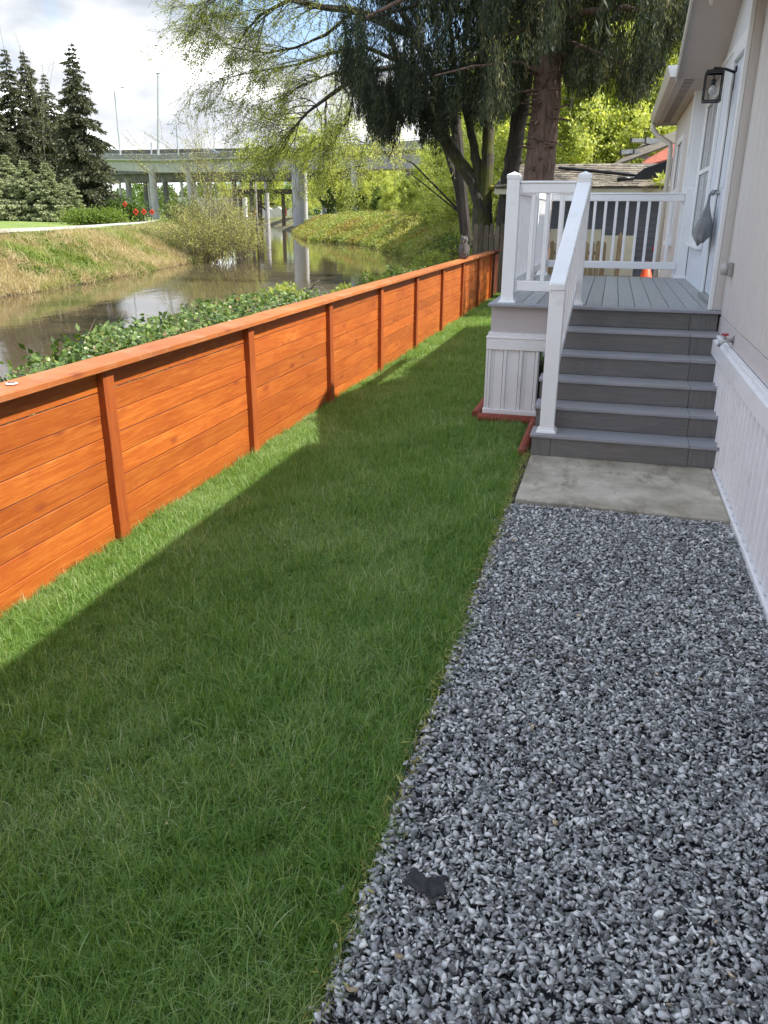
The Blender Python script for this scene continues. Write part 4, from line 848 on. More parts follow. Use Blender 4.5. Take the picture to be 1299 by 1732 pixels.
# (pixel x of the trunk, distance y, scale)
spring = [(905, 42, 1.0), (985, 38, .92), (1055, 46, 1.05), (1120, 40, .9), (850, 60, 1.0), (770, 75, .85), (1010, 60, 1.25), (1180, 52, 1.2), (930, 70, 1.3), (960, 33, .8), (1030, 35, .85), (1075, 33, .8), (880, 38, .8), (820, 70, 1.1), (1100, 60, 1.2), (975, 55, 1.3), (1050, 75, 1.4)]
for i, (px, y, s) in enumerate(spring):
    g_ = at(px, 366, y); gz = float(ground(g_[0], g_[1]))
    place_tree('spring_tree', SP[i % 3], (g_[0], g_[1], gz-.1), s, i*1.7, 'bright yellow green spring tree in the wood behind the neighbour roof', group='spring trees behind the house')
for i, (px, y, s) in enumerate([(1090, 36, .95), (1150, 60, 1.1)]):
    g_ = at(px, 366, y); place_tree('bare_tree', BR, (g_[0], g_[1], 0), s, i*2+1, ['pale nearly bare tree rising just left of the gutter', 'pale nearly bare tree farther back, mostly behind the house'][i])
bank = [(770, 64, .62), (720, 84, .60), (820, 55, .62), (665, 112, .48), (700, 130, .6), (860, 50, .55), (745, 72, .5), (790, 58, .5), (690, 98, .45), (640, 122, .48), (610, 132, .48), (585, 150, .5), (655, 104, .45), (725, 110, .8), (800, 80, .75), (840, 66, .7), (760, 95, .8), (620, 150, .58), (675, 150, .62), (700, 92, .42), (640, 112, .4), (740, 66, .36), (600, 124, .4)]
for i, (px, y, s) in enumerate(bank):
    y *= 1.2; s *= 1.12
    g_ = at(px, 366, y); gz = float(ground(g_[0], g_[1]))
    place_tree('bank_tree', (MD[i % 2] if i % 5 == 0 else SP[i % 3] if i % 5 == 2 else GR[i % 2]), (g_[0], g_[1], gz-.2), s, i*2.1, 'bushy green tree in the thicket on the right river bank', group='trees on the right river bank')
for i, (px, y, s) in enumerate([(552, 172, .75), (470, 330, 1.9), (520, 310, 1.9), (430, 340, 1.8), (560, 290, 1.7), (610, 240, 1.4), (380, 380, 1.5), (640, 200, 1.3)]):
    g_ = at(px, 366, y); gz = float(ground(g_[0], g_[1]))
    place_tree('far_tree', (MD[0] if i == 0 else SP[i % 3]), (g_[0], g_[1], max(gz, -1)), s, i*1.3, 'dark green tree at the water edge right of the big bridge pier' if i == 0 else 'pale spring tree far beyond the bridge', group=None if i == 0 else 'far trees beyond the bridge')
pxs = rng.uniform(-60, 980, 42000); ys = rng.uniform(380, 470, 42000); d0 = np.array([at(a, 366, b) for a, b in zip(pxs, ys)])
hgt_ = 9+5*np.abs(np.sin(pxs*.031))+4*np.abs(np.sin(pxs*.11+1))+2*rng.random(42000); d0[:, 2] = hgt_*rng.random(42000)**.7; V, F, T = leaves(d0, 1.5, .7)
tag(link('far_wood', npmesh('far_wood', V, F, 'mid_leaf', T)), 'far-off green wood along the horizon beyond the bridges', 'wood', kind='stuff')
ORD = ['first', 'second', 'third', 'fourth', 'fifth', 'sixth', 'seventh', 'eighth', 'ninth', 'tenth', 'eleventh', 'twelfth', 'thirteenth', 'fourteenth', 'fifteenth', 'sixteenth', 'seventeenth', 'eighteenth', 'nineteenth', 'twentieth', 'twenty first', 'twenty second', 'twenty third', 'twenty fourth']
def pxof(o_):
    d = np.array(o_.location)-CAM; return float(d@_r2)/float(d@_f)
for grp, txt in (('spring trees behind the house', 'yellow green spring tree behind the neighbour roof, %s from the left'), ('trees on the right river bank', 'bushy tree on the right river bank, %s from the left'), ('far trees beyond the bridge', 'pale spring tree far beyond the bridge, %s from the left')):
    ob = sorted([o_ for o_ in COL.objects if o_.get('group') == grp], key=pxof)
    for i, o_ in enumerate(ob): o_['label'] = txt % ORD[i]
# tall conifers on the far bank
def conifer(H, W, mat, dens=1.0, gap=.5, sag=.35, needle=.3):
    mb = MB().tube([(0, 0, 0), (random.uniform(-.1, .1), 0, H*.5), (0, 0, H)], [H*.014, H*.009, .02], 6); parts = []; z = H*.06
    while z < H*.985:
        t = z/H; L_ = W*(1-t)**.8*random.uniform(.7, 1.15)+.12
        for k in range(int(6*dens)+1):
            if random.random() < gap*.25: continue
            a = random.uniform(0, 6.28); l = L_*random.uniform(.55, 1.1); d = np.array([math.cos(a), math.sin(a), 0])
            n_ = max(8, int(l*34*dens)); u_ = rng.random(n_)**.75
            zz_ = z+l*(.10*u_-sag*u_**2); side = rng.normal(size=n_)*l*.13*(1-.45*u_)
            P = d[None]*(u_*l)[:, None]+np.stack([-d[1]*side, d[0]*side, zz_-np.abs(rng.normal(size=n_))*.12*l*.5], -1)
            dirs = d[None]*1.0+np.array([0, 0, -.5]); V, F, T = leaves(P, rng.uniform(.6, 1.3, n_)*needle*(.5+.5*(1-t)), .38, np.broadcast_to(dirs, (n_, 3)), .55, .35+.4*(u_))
            parts.append((V, F, T))
            if l > .8: mb.tube([(0, 0, z), tuple(d*l*.5+[0, 0, z+l*(.05-sag*.25)]), tuple(d*l*.9+[0, 0, z+l*(.09-sag*.81)])], [.05, .03, .012], 3, cap=False)
        z += H*.016+.12
    V, F, T = join(parts); tm = bpy.data.meshes.new('trunk'); tm.from_pydata(mb.v, [], mb.f); tm.materials.append(MATS['bark_dark']); return tm, npmesh('crown', V, F, mat, T)
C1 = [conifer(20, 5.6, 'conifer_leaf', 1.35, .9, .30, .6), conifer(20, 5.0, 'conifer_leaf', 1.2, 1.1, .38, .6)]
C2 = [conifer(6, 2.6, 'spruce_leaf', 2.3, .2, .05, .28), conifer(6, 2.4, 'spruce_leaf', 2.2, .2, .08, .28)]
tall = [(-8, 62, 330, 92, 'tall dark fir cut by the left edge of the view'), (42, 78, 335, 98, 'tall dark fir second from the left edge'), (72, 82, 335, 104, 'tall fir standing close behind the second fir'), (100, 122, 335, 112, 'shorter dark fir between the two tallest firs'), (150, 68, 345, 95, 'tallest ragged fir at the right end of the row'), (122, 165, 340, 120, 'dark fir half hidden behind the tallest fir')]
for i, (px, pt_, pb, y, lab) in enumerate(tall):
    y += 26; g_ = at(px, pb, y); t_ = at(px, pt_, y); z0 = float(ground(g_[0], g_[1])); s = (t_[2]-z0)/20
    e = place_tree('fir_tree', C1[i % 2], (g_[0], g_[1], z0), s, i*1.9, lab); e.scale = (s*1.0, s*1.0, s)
small = [(-10, 262, 68, 'grey green young spruce at the left edge'), (22, 258, 72, 'grey green young spruce with the highest tip'), (52, 268, 70, 'young spruce third from the left edge'), (88, 272, 70, 'young spruce fourth in the row'), (122, 300, 72, 'smallest young spruce at the right end of the row'), (-45, 262, 74, 'young spruce mostly outside the left edge')]
for i, (px, pt_, y, lab) in enumerate(small):
    y += 22
    g_ = at(px, 370, y); t_ = at(px, pt_, y); z0 = float(ground(g_[0], g_[1])); s = (t_[2]-z0)/6
    place_tree('young_spruce', C2[i % 2], (g_[0], g_[1], z0), s, i*2.3, lab).scale = (s*1.1, s*1.1, s)
# bare poplars behind firs
mb = MB(); tips = []
for px, y in ((82, 130), (90, 128), (98, 132)):
    g_ = at(px, 366, y); branchy(mb, (g_[0], g_[1], 0), (0, 0, 1), 19, .12, 1, tips, -.03, .03, 8, 12, .25, .03)
V, F, T = leaves(tip_points(tips, 1500, .3), .2, .5); tm = link('poplar', npmesh('poplar', V, F, 'young_leaf', T)); e = tag(tm, 'thin bare poplars rising between the firs', 'tree')
t2 = mb.build('trunk', 'bark_grey', e)
# hedge on the far bank
P = np.concatenate([at(px, 360, 82)[None]*[1, 1, 0]+[0, 0, 1.3]+rng.normal(size=(900, 3))*[.9, .8, .45] for px in range(128, 192, 9)])
leafy_thing('hedge', P, .28, 'bank_green', 'low rounded green hedge right of the young spruces', 'hedge', .6)
P = np.concatenate([at(px, 352, 120)[None]*[1, 1, 0]+[0, 0, 2.0]+rng.normal(size=(900, 3))*[1.3, .8, .9] for px in (200, 212, 224, 300, 315)])
leafy_thing('dark_bush', P, .4, 'mid_leaf', 'dark green bushes under the bridge behind the orange signs', 'bush', .6)
# willow scrub by the water
mb = MB(); tips = []
for k in range(120):
    px = random.uniform(316, 424); y = random.uniform(50, 58); g_ = at(px, 425, y); hz = random.uniform(1.9, 3.5)*(1-.3*abs(px-365)/60)
    branchy(mb, (g_[0], g_[1], -1.5), (random.gauss(0, .25), random.gauss(0, .25), 1), hz, .025, 2, tips, .01, .13, 5, 4, .55, .009)
for px, hh in ((345, 5.8), (352, 5.0), (360, 6.6), (367, 5.6), (376, 5.8), (338, 4.6), (385, 4.9)):
    g_ = at(px, 425, 54); branchy(mb, (g_[0], g_[1], -1.0), (random.gauss(0, .08), 0, 1), hh, .035, 2, tips, -.01, .07, 6, 6, .4, .008)
e = empty('willow_scrub', at(370, 425, 54), 'large tangled brown and yellow green willow scrub at the water edge', 'bush')
mb.build('stems', 'twig', e); V, F, T = leaves(tip_points(tips, 42000, .16), rng.uniform(.06, .15, 42000), .5); link('foliage', npmesh('foliage', V, F, 'scrub_leaf', T), e)
# pole standing at the scrub
a = at(438, 445, 54.); tag(MB().tube([(a[0], a[1], -2), (a[0], a[1], at(438, 308, 54.)[2])], .10, 8).build('timber_pole', 'bark_grey', smooth=True), 'thin upright wooden pole standing in the water beside the scrub', 'pole')
# tufts and brambles on the banks
def tuft(nb, rad, h0, h1, w_, flop): return grass_clump(nb, rad, h0, h1, w_, flop)
dg = hidden_coll('dry_tuft', [npmesh('dry_tuft', *(lambda q: (q[0], q[1], 'dry_grass', q[2]))(tuft(46, .42, .35, .95, .035, 1.3))) for _ in range(5)])
def blob(n_, r_, sz): P = unit(rng.normal(size=(n_, 3)))*rng.uniform(.5, 1, (n_, 1))*r_*[1, 1, .75]; V, F, T = leaves(P, sz, .6); return V, F, T
bb = hidden_coll('bramble_clump', [(lambda q: npmesh('bramble_clump', q[0], q[1], 'bramble_leaf', q[2]))(blob(240, .6, .16)) for _ in range(5)])
gg = hidden_coll('weed_clump', [(lambda q: npmesh('weed_clump', q[0], q[1], 'bank_green', q[2]))(blob(200, .42, .12)) for _ in range(5)])
def along(pl, n_, y0, y1, d0, d1, side):
    y = y0+(y1-y0)*rng.random(n_)**1.3; x = xline(pl, y)+side*rng.uniform(d0, d1, n_); return x, y
x, y = along(SHL, 7500, 8, 95, .1, 8.0, -1)
z = ground(x, y); rot = np.stack([rng.normal(size=len(x))*.35, rng.normal(size=len(x))*.35, rng.uniform(0, 6.28, len(x))], -1)
tag(scatter('bank_grass', np.stack([x, y, z], -1), rot, rng.uniform(.4, .95, len(x)), dg, 5, 'dry_grass'), 'tangled tan dry grass covering the far river bank', 'grass', kind='stuff')
x, y = along(SHL, 3000, 8, 150, .2, 8.5, -1); nz = vnoise(x, y, .16, 5); k = (nz > .05) | ((y > 56) & (y < 120)); x, y = x[k], y[k]
z = ground(x, y); rot = np.stack([rng.normal(size=len(x))*.2, rng.normal(size=len(x))*.2, rng.uniform(0, 6.28, len(x))], -1)
tag(scatter('bank_weeds', np.stack([x, y, z+.05], -1), rot, rng.uniform(.5, 1.5, len(x)), gg, 5, 'bank_green'), 'bright green weeds growing on the far river bank', 'weeds', kind='stuff')
x, y = along(SHR, 5200, 30, 150, .2, 15, 1); z = ground(x, y); rot = np.stack([rng.normal(size=len(x))*.2, rng.normal(size=len(x))*.2, rng.uniform(0, 6.28, len(x))], -1)
tag(scatter('brambles', np.stack([x, y, z+.1+.5*np.clip(vnoise(x, y, .3), 0, 1)], -1), rot, rng.uniform(.8, 2.1, len(x)), bb, 5, 'bramble_leaf'), 'yellow green bramble thicket covering the right river bank', 'brambles', kind='stuff')
x = rng.uniform(-7.5, -4.6, 1500); y = rng.uniform(12, 34, 1500); z = ground(x, y)
rot = np.stack([rng.normal(size=len(x))*.2, rng.normal(size=len(x))*.2, rng.uniform(0, 6.28, len(x))], -1)
hh = .3+.5*smooth(14, 24, y)*(.6+.4*vnoise(x, y, .8)); tag(scatter('bank_weeds', np.stack([x, y, z+hh*rng.random(len(x))], -1), rot, rng.uniform(.4, .9, len(x)), gg, 5, 'bank_green'), 'fresh green weeds on the near bank behind the far end of the fence', 'weeds', kind='stuff')
# ivy behind the near fence
top_y = [-9, -2.5, -1.7, -1.2, -.6, -.2, .4, 1.2, 2.0, 2.8, 3.9, 4.6, 5.2, 6.5, 8.5, 10, 12, 16]; top_z = [-.2, -.1, .1, .52, .80, .92, .94, .92, .94, .97, .92, .76, .56, .58, .66, .62, .78, .85]
def ivy_top(y): return np.interp(y, top_y, top_z)
n_ = 21000; y = rng.uniform(-5, 13, n_); y = np.where(rng.random(n_) < .55, rng.uniform(-2.6, 5.2, n_), y); x = rng.uniform(-5.9, -4.25, n_); prof = 1-.22*((x+5.0)/.8)**2
zt = ivy_top(y)*prof+.09*vnoise(x, y, 3.4, 2)-.05; P = np.stack([x, y, zt+.05*vnoise(x, y, 13, 5)-np.abs(rng.normal(size=n_))*.16], -1)
V = np.empty((n_, 6, 3)); sz = rng.uniform(.014, .052, n_); nrm = unit(rng.normal(size=(n_, 3))*.65+[.3, -.3, .9]); d = unit(np.cross(nrm, rng.normal(size=(n_, 3)))); s_ = np.cross(nrm, d)
for j, (a, b_, c_) in enumerate(((0, 0, 0), (.18, .5, .10), (.62, .42, .06), (1.05, 0, -.12), (.62, -.42, .06), (.18, -.5, .10))): V[:, j] = P+(d*a+s_*b_+nrm*c_)*sz[:, None]
base = np.arange(n_)[:, None]*6; F = np.concatenate([base+[0, 1, 2, 3], base+[0, 3, 4, 5]]); t = rng.random(n_)
tag(link('ivy_thicket', npmesh('ivy_thicket', V.reshape(-1, 3), F, 'ivy_leaf', np.concatenate([t, t]))), 'glossy green ivy and brambles growing up behind the orange fence', 'ivy', kind='stuff')
n_ = 5000; y = rng.uniform(-3, 6, n_); x = rng.uniform(-5.9, -4.3, n_); P = np.stack([x, y, ivy_top(y)*.95-.1-rng.random(n_)*.3], -1); leafy_thing('ivy_understory', P, .09, 'mid_leaf', 'dark leaves and stems under the ivy behind the fence', 'undergrowth', .5, kind='stuff')
# mound of brush under the ivy
mx_ = np.linspace(-6.3, -4.2, 10); my_ = np.linspace(-6, 13, 70); X, Y = np.meshgrid(mx_, my_); Z = np.maximum(-.6, (ivy_top(Y)-.32)*np.clip(1-((X+5.1)/1.15)**2, -.2, 1)+.05*vnoise(X, Y, 4)); idx = np.arange(700).reshape(70, 10)
tag(link('ivy_mound', npmesh('ivy_mound', np.stack([X, Y, Z], -1).reshape(-1, 3), np.stack([idx[:-1, :-1], idx[:-1, 1:], idx[1:, 1:], idx[1:, :-1]], -1).reshape(-1, 4), 'soil_dark', smooth=True)), 'dark tangled brush filling the bank under the ivy', 'undergrowth', kind='stuff')
mb = MB()
for k in range(120):
    y = random.uniform(-2.2, 5.5); x = random.uniform(-5.6, -4.4); z = float(ivy_top(y))*.8; mb.tube([(x, y, z-.3), (x+random.gauss(0, .1), y+random.gauss(0, .2), z), (x+random.gauss(0, .2), y+random.gauss(0, .3), z+random.uniform(.05, .28))], [.004, .003, .0015], 4)
mb.build('ivy_stems', 'twig'); tag(bpy.data.objects['ivy_stems'], 'thin brown dry stems poking out of the ivy', 'stems', kind='stuff')
def arc(pts, r_, lab, mat='bark_grey', cat='branch'): return tag(MB().tube([at(*p) for p in pts], [r_*(1-.6*i/len(pts)) for i in range(len(pts))], 6).build('dead_branch', mat, smooth=True), lab, cat)
arc([(520, 512, 4.3), (524, 492, 4.3), (532, 480, 4.3), (540, 474, 4.3)], .012, 'bare dead branch arching up left of its twin behind the fence')
arc([(556, 500, 4.6), (545, 486, 4.6), (528, 486, 4.6), (505, 492, 4.6)], .010, 'bare dead branch arching sideways over the ivy behind the fence')
arc([(418, 532, 2.4), (440, 522, 2.6), (470, 516, 2.8), (500, 512, 3.0)], .014, 'pale bleached driftwood branch lying behind the fence cap', 'bark_grey')
arc([(418, 532, 2.4), (428, 520, 2.5), (436, 516, 2.5)], .014, 'short pale fork of driftwood by the fence cap', 'bark_grey')
def shrub(px, py0, py1, y, w_, n_, lab, mat='mid_leaf'):
    c_ = at(px, py1, y); zt = at(px, py0, y)[2]; P = c_+rng.normal(size=(n_, 3))*[w_*.4, w_*.4, 0]; P[:, 2] = c_[2]+(zt-c_[2])*rng.random(n_)*(1-((P[:, 0]-c_[0])/w_)**2)
    e = empty('shrub', c_, lab, 'shrub'); V, F, T = leaves(P, rng.uniform(.04, .09, n_), .5, None, 1); link('foliage', npmesh('foliage', V, F, mat, T), e)
    mb = MB()
    for k in range(14): mb.tube([(c_[0], c_[1], float(ground(c_[0], c_[1]))-.2), c_-[0, 0, .1], c_+[random.gauss(0, w_*.2), random.gauss(0, .1), (zt-c_[2])*.5], c_+[random.gauss(0, w_*.4), random.gauss(0, .15), (zt-c_[2])*random.uniform(.6, 1.05)]], [.014, .01, .006, .003], 4)
    mb.build('stems', 'twig', e)
shrub(665, 448, 492, 9.5, .35, 500, 'dark leafy sprig rising behind the middle of the fence')
shrub(620, 462, 500, 8.0, .3, 350, 'thin dark sprig with bare stems behind the fence middle')
shrub(585, 482, 508, 6.5, .3, 420, 'pale yellow green sprig behind the fence', 'young_leaf')
shrub(480, 484, 512, 4.0, .35, 900, 'pale yellow green leafy tuft at the top of the ivy', 'young_leaf')
shrub(760, 395, 450, 17.5, 1.2, 2600, 'fresh green bush behind the far end of the fence near the owl', 'mid_leaf'); shrub(735, 425, 455, 16.0, .8, 1500, 'low bright green bush left of the owl behind the fence', 'young_leaf')

# ------------------------------------------------------------------ big near trees
def px_path(pts, y, jit=0): return [tuple(at(a, b_, y+(c_[0] if (c_ := p[2:]) else 0))) for p in pts for a, b_ in [p[:2]]]
def trunk_from(pts, rads, n=12):
    # resample and roughen
    P = [Vector(p) for p in pts]; out_ = []; rr_ = []
    for i in range(len(P)-1):
        for k in range(5):
            t = k/5; out_.append(P[i].lerp(P[i+1], t)+Vector((random.gauss(0, .012), random.gauss(0, .012), 0))); rr_.append((rads[i]*(1-t)+rads[i+1]*t)*random.uniform(.95, 1.06))
    out_.append(P[-1]); rr_.append(rads[-1]); return out_, rr_
# drooping foliage strands
def strand(L_, wid, n_):
    t = np.sort(rng.random(n_)); sway = np.array([rng.normal()*.08, rng.normal()*.08]); P = np.stack([sway[0]*t*L_+rng.normal(size=n_)*wid*(.5+.5*(1-t)), sway[1]*t*L_+rng.normal(size=n_)*wid*(.5+.5*(1-t)), -t*L_], -1)
    return P
def drape(anchors, lens, wid, per_m, size, tone0):
    parts = []; bt = []
    Ps = []; Ts = []; Ds = []
    for a, l in zip(anchors, lens):
        n_ = max(6, int(l*per_m)); P = strand(l, wid, n_)+a; Ps.append(P); Ts.append(np.full(n_, tone0+rng.normal()*.16)); Ds.append(np.full((n_, 3), 0.)+[0, 0, -1])
    P = np.concatenate(Ps); T = np.concatenate(Ts); D = np.concatenate(Ds)
    return leaves(P, rng.uniform(.6, 1.4, len(P))*size, .17, D, .34, T)
lower = lambda px: np.interp(px, [560, 575, 600, 625, 650, 665, 690, 712, 735, 755, 775, 800, 825, 850, 880, 905, 940, 965, 985, 1010, 1035, 1055, 1075, 1095, 1110, 1130, 1150, 1165], [70, 130, 150, 200, 235, 215, 180, 215, 250, 220, 180, 190, 200, 185, 150, 90, 80, 130, 150, 145, 120, 150, 165, 150, 110, 75, 50, 30])
def cedar_part(pxs, yc, ys, nstr, seed, tone):
    r_ = np.random.default_rng(seed); anchors = []; lens = []
    ncl = nstr//9
    for c in range(ncl):
        px = r_.uniform(*pxs); yd = yc+r_.normal()*ys; lo = float(lower(px))
        top_px = r_.uniform(-330, lo-18)
        if r_.random() < .25: top_px = lo-r_.uniform(30, 80)
        for k in range(9):
            q = at(px+r_.normal()*10, top_px+r_.normal()*12, yd+r_.normal()*.35); l = max(.25, min(r_.uniform(.5, 1.5), 2.2)); 
            pb = at(px, lo, yd)[2]
            if q[2]-l < pb: l = max(.2, q[2]-pb+r_.normal()*.14)
            anchors.append(q); lens.append(l)
    return drape(anchors, lens, .052, 62, .115, tone)
# tree one: red barked cedar behind the porch
cy_ = 15.5
cedar = empty('cedar_tree', at(915, 366, cy_)*[1, 1, 0]+[0, 0, .2], 'large red barked cedar with drooping dark foliage behind the porch', 'tree')
tp_, tr_ = trunk_from([at(893, 500, cy_), at(912, 300, cy_), at(922, 180, cy_), at(930, 90, cy_), at(937, 0, cy_), at(945, -150, cy_), at(950, -420, cy_)], [.47, .37, .345, .33, .30, .24, .08])
mb = MB(); mb.tube(tp_, tr_, 14)
MB_tr = mb.build('trunk', 'bark_red', cedar, smooth=True)
def limb(parent, pts, y, r0, r1, mat, name='limb'):
    P, Rr = trunk_from([at(p[0], p[1], y+(p[2] if len(p) > 2 else 0)) for p in pts], list(np.linspace(r0, r1, len(pts)))); return MB().tube(P, Rr, 7).build(name, mat, parent, smooth=True)
for pts, r0 in (([(930, 95), (952, 90, -.2), (975, 100, -.5), (1000, 103, -.8)], .07), ([(925, 185), (945, 182, -.3), (965, 176, -.5)], .045), ([(925, 200), (945, 200, -.3), (962, 204, -.5)], .045), ([(905, 178), (880, 174, -.3)], .04), ([(905, 195), (884, 192, -.2)], .04), ([(905, 212), (888, 210, -.2)], .05), ([(918, 236), (938, 240, -.4), (955, 250, -.7)], .03), ([(915, 248), (938, 250, -.3)], .055), ([(905, 246), (886, 244, -.3)], .05),
                ([(935, 40), (990, 20, -.5), (1060, 12, -1), (1130, 30, -1.5)], .09), ([(935, 60), (1000, 85, -.6), (1060, 110, -1)], .06), ([(930, 30), (860, 60, .3), (790, 100, .5)], .07), ([(938, -40), (850, -60), (720, -20), (620, 30)], .11), ([(940, -80), (1050, -100), (1160, -60)], .1), ([(925, 140), (910, 120, -.4), (880, 105, -.6), (800, 112, -1), (735, 128, -1)], .05)):
    limb(cedar, pts, cy_, r0, r0*.35, 'bark_red')
for k in range(26):
    py = random.uniform(110, 300); q = at(random.uniform(905, 925), py, cy_-.25); a = random.uniform(-2.8, -.3); l = random.uniform(.35, .6); MB().tube([q, q+np.array([math.cos(a)*l, math.sin(a)*l*.6, random.uniform(-.15, .12)])], [.045, .018], 5).build('broken_stub', 'bark_red', cedar)
V, F, T = join([cedar_part((820, 1165), cy_-.3, 1.1, 1900, 3, .56), cedar_part((900, 1165), cy_+1.5, .8, 850, 13, .76)])
link('foliage', npmesh('foliage', V, F, 'cedar_leaf', T), cedar)
# a dome of the same drooping foliage above the view, all round the trunk
anc = []; ln = []
for k in range(900):
    a = random.uniform(0, 6.28); z = random.uniform(7.2, 15); r_ = random.uniform(.3, 1)*4.6*(1-(z-7)/11); anc.append(np.array([-2.7+math.cos(a)*r_, 15.5+math.sin(a)*r_, z-.15*r_])); ln.append(random.uniform(.6, 1.7))
for k in range(150):
    c_ = random.choice(((.8, 11.4, 5.8), (1.1, 12.4, 6.2), (1.0, 13.4, 6.4), (1.4, 14.4, 6.6), (1.2, 13.0, 6.2))); anc.append(np.array([c_[0]+random.gauss(0, .35), c_[1]+random.gauss(0, .22), c_[2]+random.gauss(0, .3)])); ln.append(random.uniform(.8, 1.9))
V, F, T = drape(anc, ln, .12, 26, .24, .5); link('upper_foliage', npmesh('upper_foliage', V, F, 'cedar_leaf', T), cedar)
# tree two: leaning dark cedar
c2 = 18.0; ced2 = empty('leaning_cedar', at(862, 366, c2)*[1, 1, 0], 'dark leaning trunk cedar just left of the red barked cedar', 'tree')
tp_, tr_ = trunk_from([at(848, 430, c2), at(862, 300, c2), at(875, 220, c2), at(888, 130, c2), at(895, 30, c2), at(900, -250, c2)], [.26, .23, .22, .21, .19, .06]); MB().tube(tp_, tr_, 12).build('trunk', 'bark_dark', ced2, smooth=True)
V, F, T = cedar_part((600, 900), c2-.4, .9, 2000, 5, .38); link('foliage', npmesh('foliage', V, F, 'cedar_leaf', T), ced2)
limb(ced2, [(888, 130), (840, 100), (780, 115), (700, 130), (640, 150)], c2, .07, .02, 'bark_dark'); limb(ced2, [(893, 60), (800, 20), (700, 10), (600, 40)], c2, .09, .03, 'bark_dark')
# tree three: forked mossy tree
c3 = 19.5; fork = empty('forked_tree', at(815, 400, c3)*[1, 1, 0]+[0, 0, -.2], 'dark mossy tree with several forked leaning trunks behind the picket fence', 'tree')
for pts, rs in (([(818, 440), (816, 380), (812, 340), (800, 305), (775, 270), (750, 232), (725, 195), (700, 165), (680, 130), (660, 60)], [.36, .31, .24, .2, .19, .18, .17, .14, .11, .07]),
                ([(818, 400), (820, 330), (824, 280), (826, 220), (822, 170), (815, 100), (810, 0), (800, -150)], [.28, .22, .19, .17, .15, .13, .1, .05]),
                ([(812, 340), (808, 290), (802, 250), (795, 215), (785, 175), (770, 120), (760, 30)], [.18, .15, .13, .11, .1, .08, .05])):
    tp_, tr_ = trunk_from([at(p[0], p[1], c3) for p in pts], rs); MB().tube(tp_, tr_, 10).build('trunk', 'bark_moss', fork, smooth=True)
limb(fork, [(700, 172), (685, 180), (665, 200), (650, 222)], c3, .045, .012, 'bark_dark'); limb(fork, [(695, 178), (680, 210), (665, 250), (655, 275)], c3, .03, .008, 'bark_dark'); limb(fork, [(835, 320), (848, 308), (862, 296), (885, 270)], c3, .07, .05, 'bark_moss')
limb(fork, [(828, 318), (845, 318), (850, 330), (842, 350), (838, 375)], c3-.3, .085, .06, 'moss', 'mossy_limb')
V, F, T = cedar_part((575, 830), c3-.2, .8, 1500, 9, .34); link('foliage', npmesh('foliage', V, F, 'cedar_leaf', T), fork)
# tree four: spreading spring tree over the river, limbs arch to the left
c4 = 23.; spr = empty('spreading_tree', at(760, 366, c4)*[1, 1, 0], 'broad fine twigged tree in young leaf arching left over the river', 'tree')
mb = MB(); tips = []
LB = [([(790, 420), (770, 200), (700, 60), (600, 18), (540, 12), (490, 0), (440, 25), (410, 60)], .20, .02),
      ([(700, 60), (640, -60), (560, -100), (480, -80), (400, -40), (345, 10)], .12, .015),
      ([(760, 180), (690, 110), (620, 120), (560, 160), (520, 190), (490, 225), (475, 250)], .12, .012),
      ([(690, 110), (620, 80), (560, 90), (500, 110), (440, 120), (390, 130)], .08, .01),
      ([(600, 18), (550, 60), (500, 80), (450, 90), (395, 80), (360, 60)], .06, .01),
      ([(640, 100), (600, 150), (590, 200), (560, 240), (545, 255)], .05, .01),
      ([(540, 12), (480, -20), (420, -20), (370, -5), (335, 20)], .05, .01),
      ([(620, 120), (560, 125), (520, 140), (470, 165), (425, 180)], .05, .01)]
for pts, r0, r1 in LB:
    yo = random.uniform(-1.2, 1.2) if len(pts) < 8 else 0
    P, Rr = trunk_from([at(p[0], p[1], c4+yo*min(1, i/2)) for i, p in enumerate(pts)], list(np.linspace(r0, r1, len(pts)))); mb.tube(P, Rr, 7)
    m_ = len(P)
    for k in range(int(m_*1.0)):
        i = random.randint(int(m_*.35), m_-1); t = (P[i]-P[i-1]).normalized(); sgn = random.choice((-1, 1))
        d = t*.7+Vector((random.gauss(-.25, .4), random.gauss(0, .5), random.gauss(-.05, .55)))
        branchy(mb, P[i], d, random.uniform(.8, 2.0), min(.022, Rr[i]*.5), 2, tips, .05, .13, 6, 4, .5, .0045, bias=(-.02, 0, -.03))
mb.build('branches', 'bark_dark', spr)
P = tip_points(tips, 46000, .06)
V, F, T = leaves(P, rng.uniform(.03, .09, len(P)), .5, None, 1, .5); link('foliage', npmesh('foliage', V, F, 'young_leaf', T), spr)
# hanging fine green drapery low over the bridge line (right end twigs)
tips = []; e = empty('drooping_tree', at(700, 366, 27)*[1, 1, 0], 'thin twigs in yellow green leaf hanging below the dark cedar', 'tree')
for k in range(46):
    mb = MB()
    px = random.uniform(545, 760); q = at(px, random.uniform(60, 190), 27+random.gauss(0, 1.5)); branchy(mb, q, (random.gauss(0, .3), random.gauss(0, .3), -1), random.uniform(1.5, 3.2), .015, 1, tips, .10, .10, 7, 5, .4, .005); mb.build('branch', 'twig', e)
tp_, tr_ = trunk_from([at(790, 420, 28), at(770, 300, 28), at(720, 150, 28), at(650, 60, 27)], [.16, .12, .09, .05]); MB().tube(tp_, tr_, 8).build('trunk', 'bark_dark', e, smooth=True)
P = tip_points(tips, 12000, .10); V, F, T = leaves(P, rng.uniform(.04, .10, len(P)), .5); link('foliage', npmesh('foliage', V, F, 'spring_leaf', T), e)
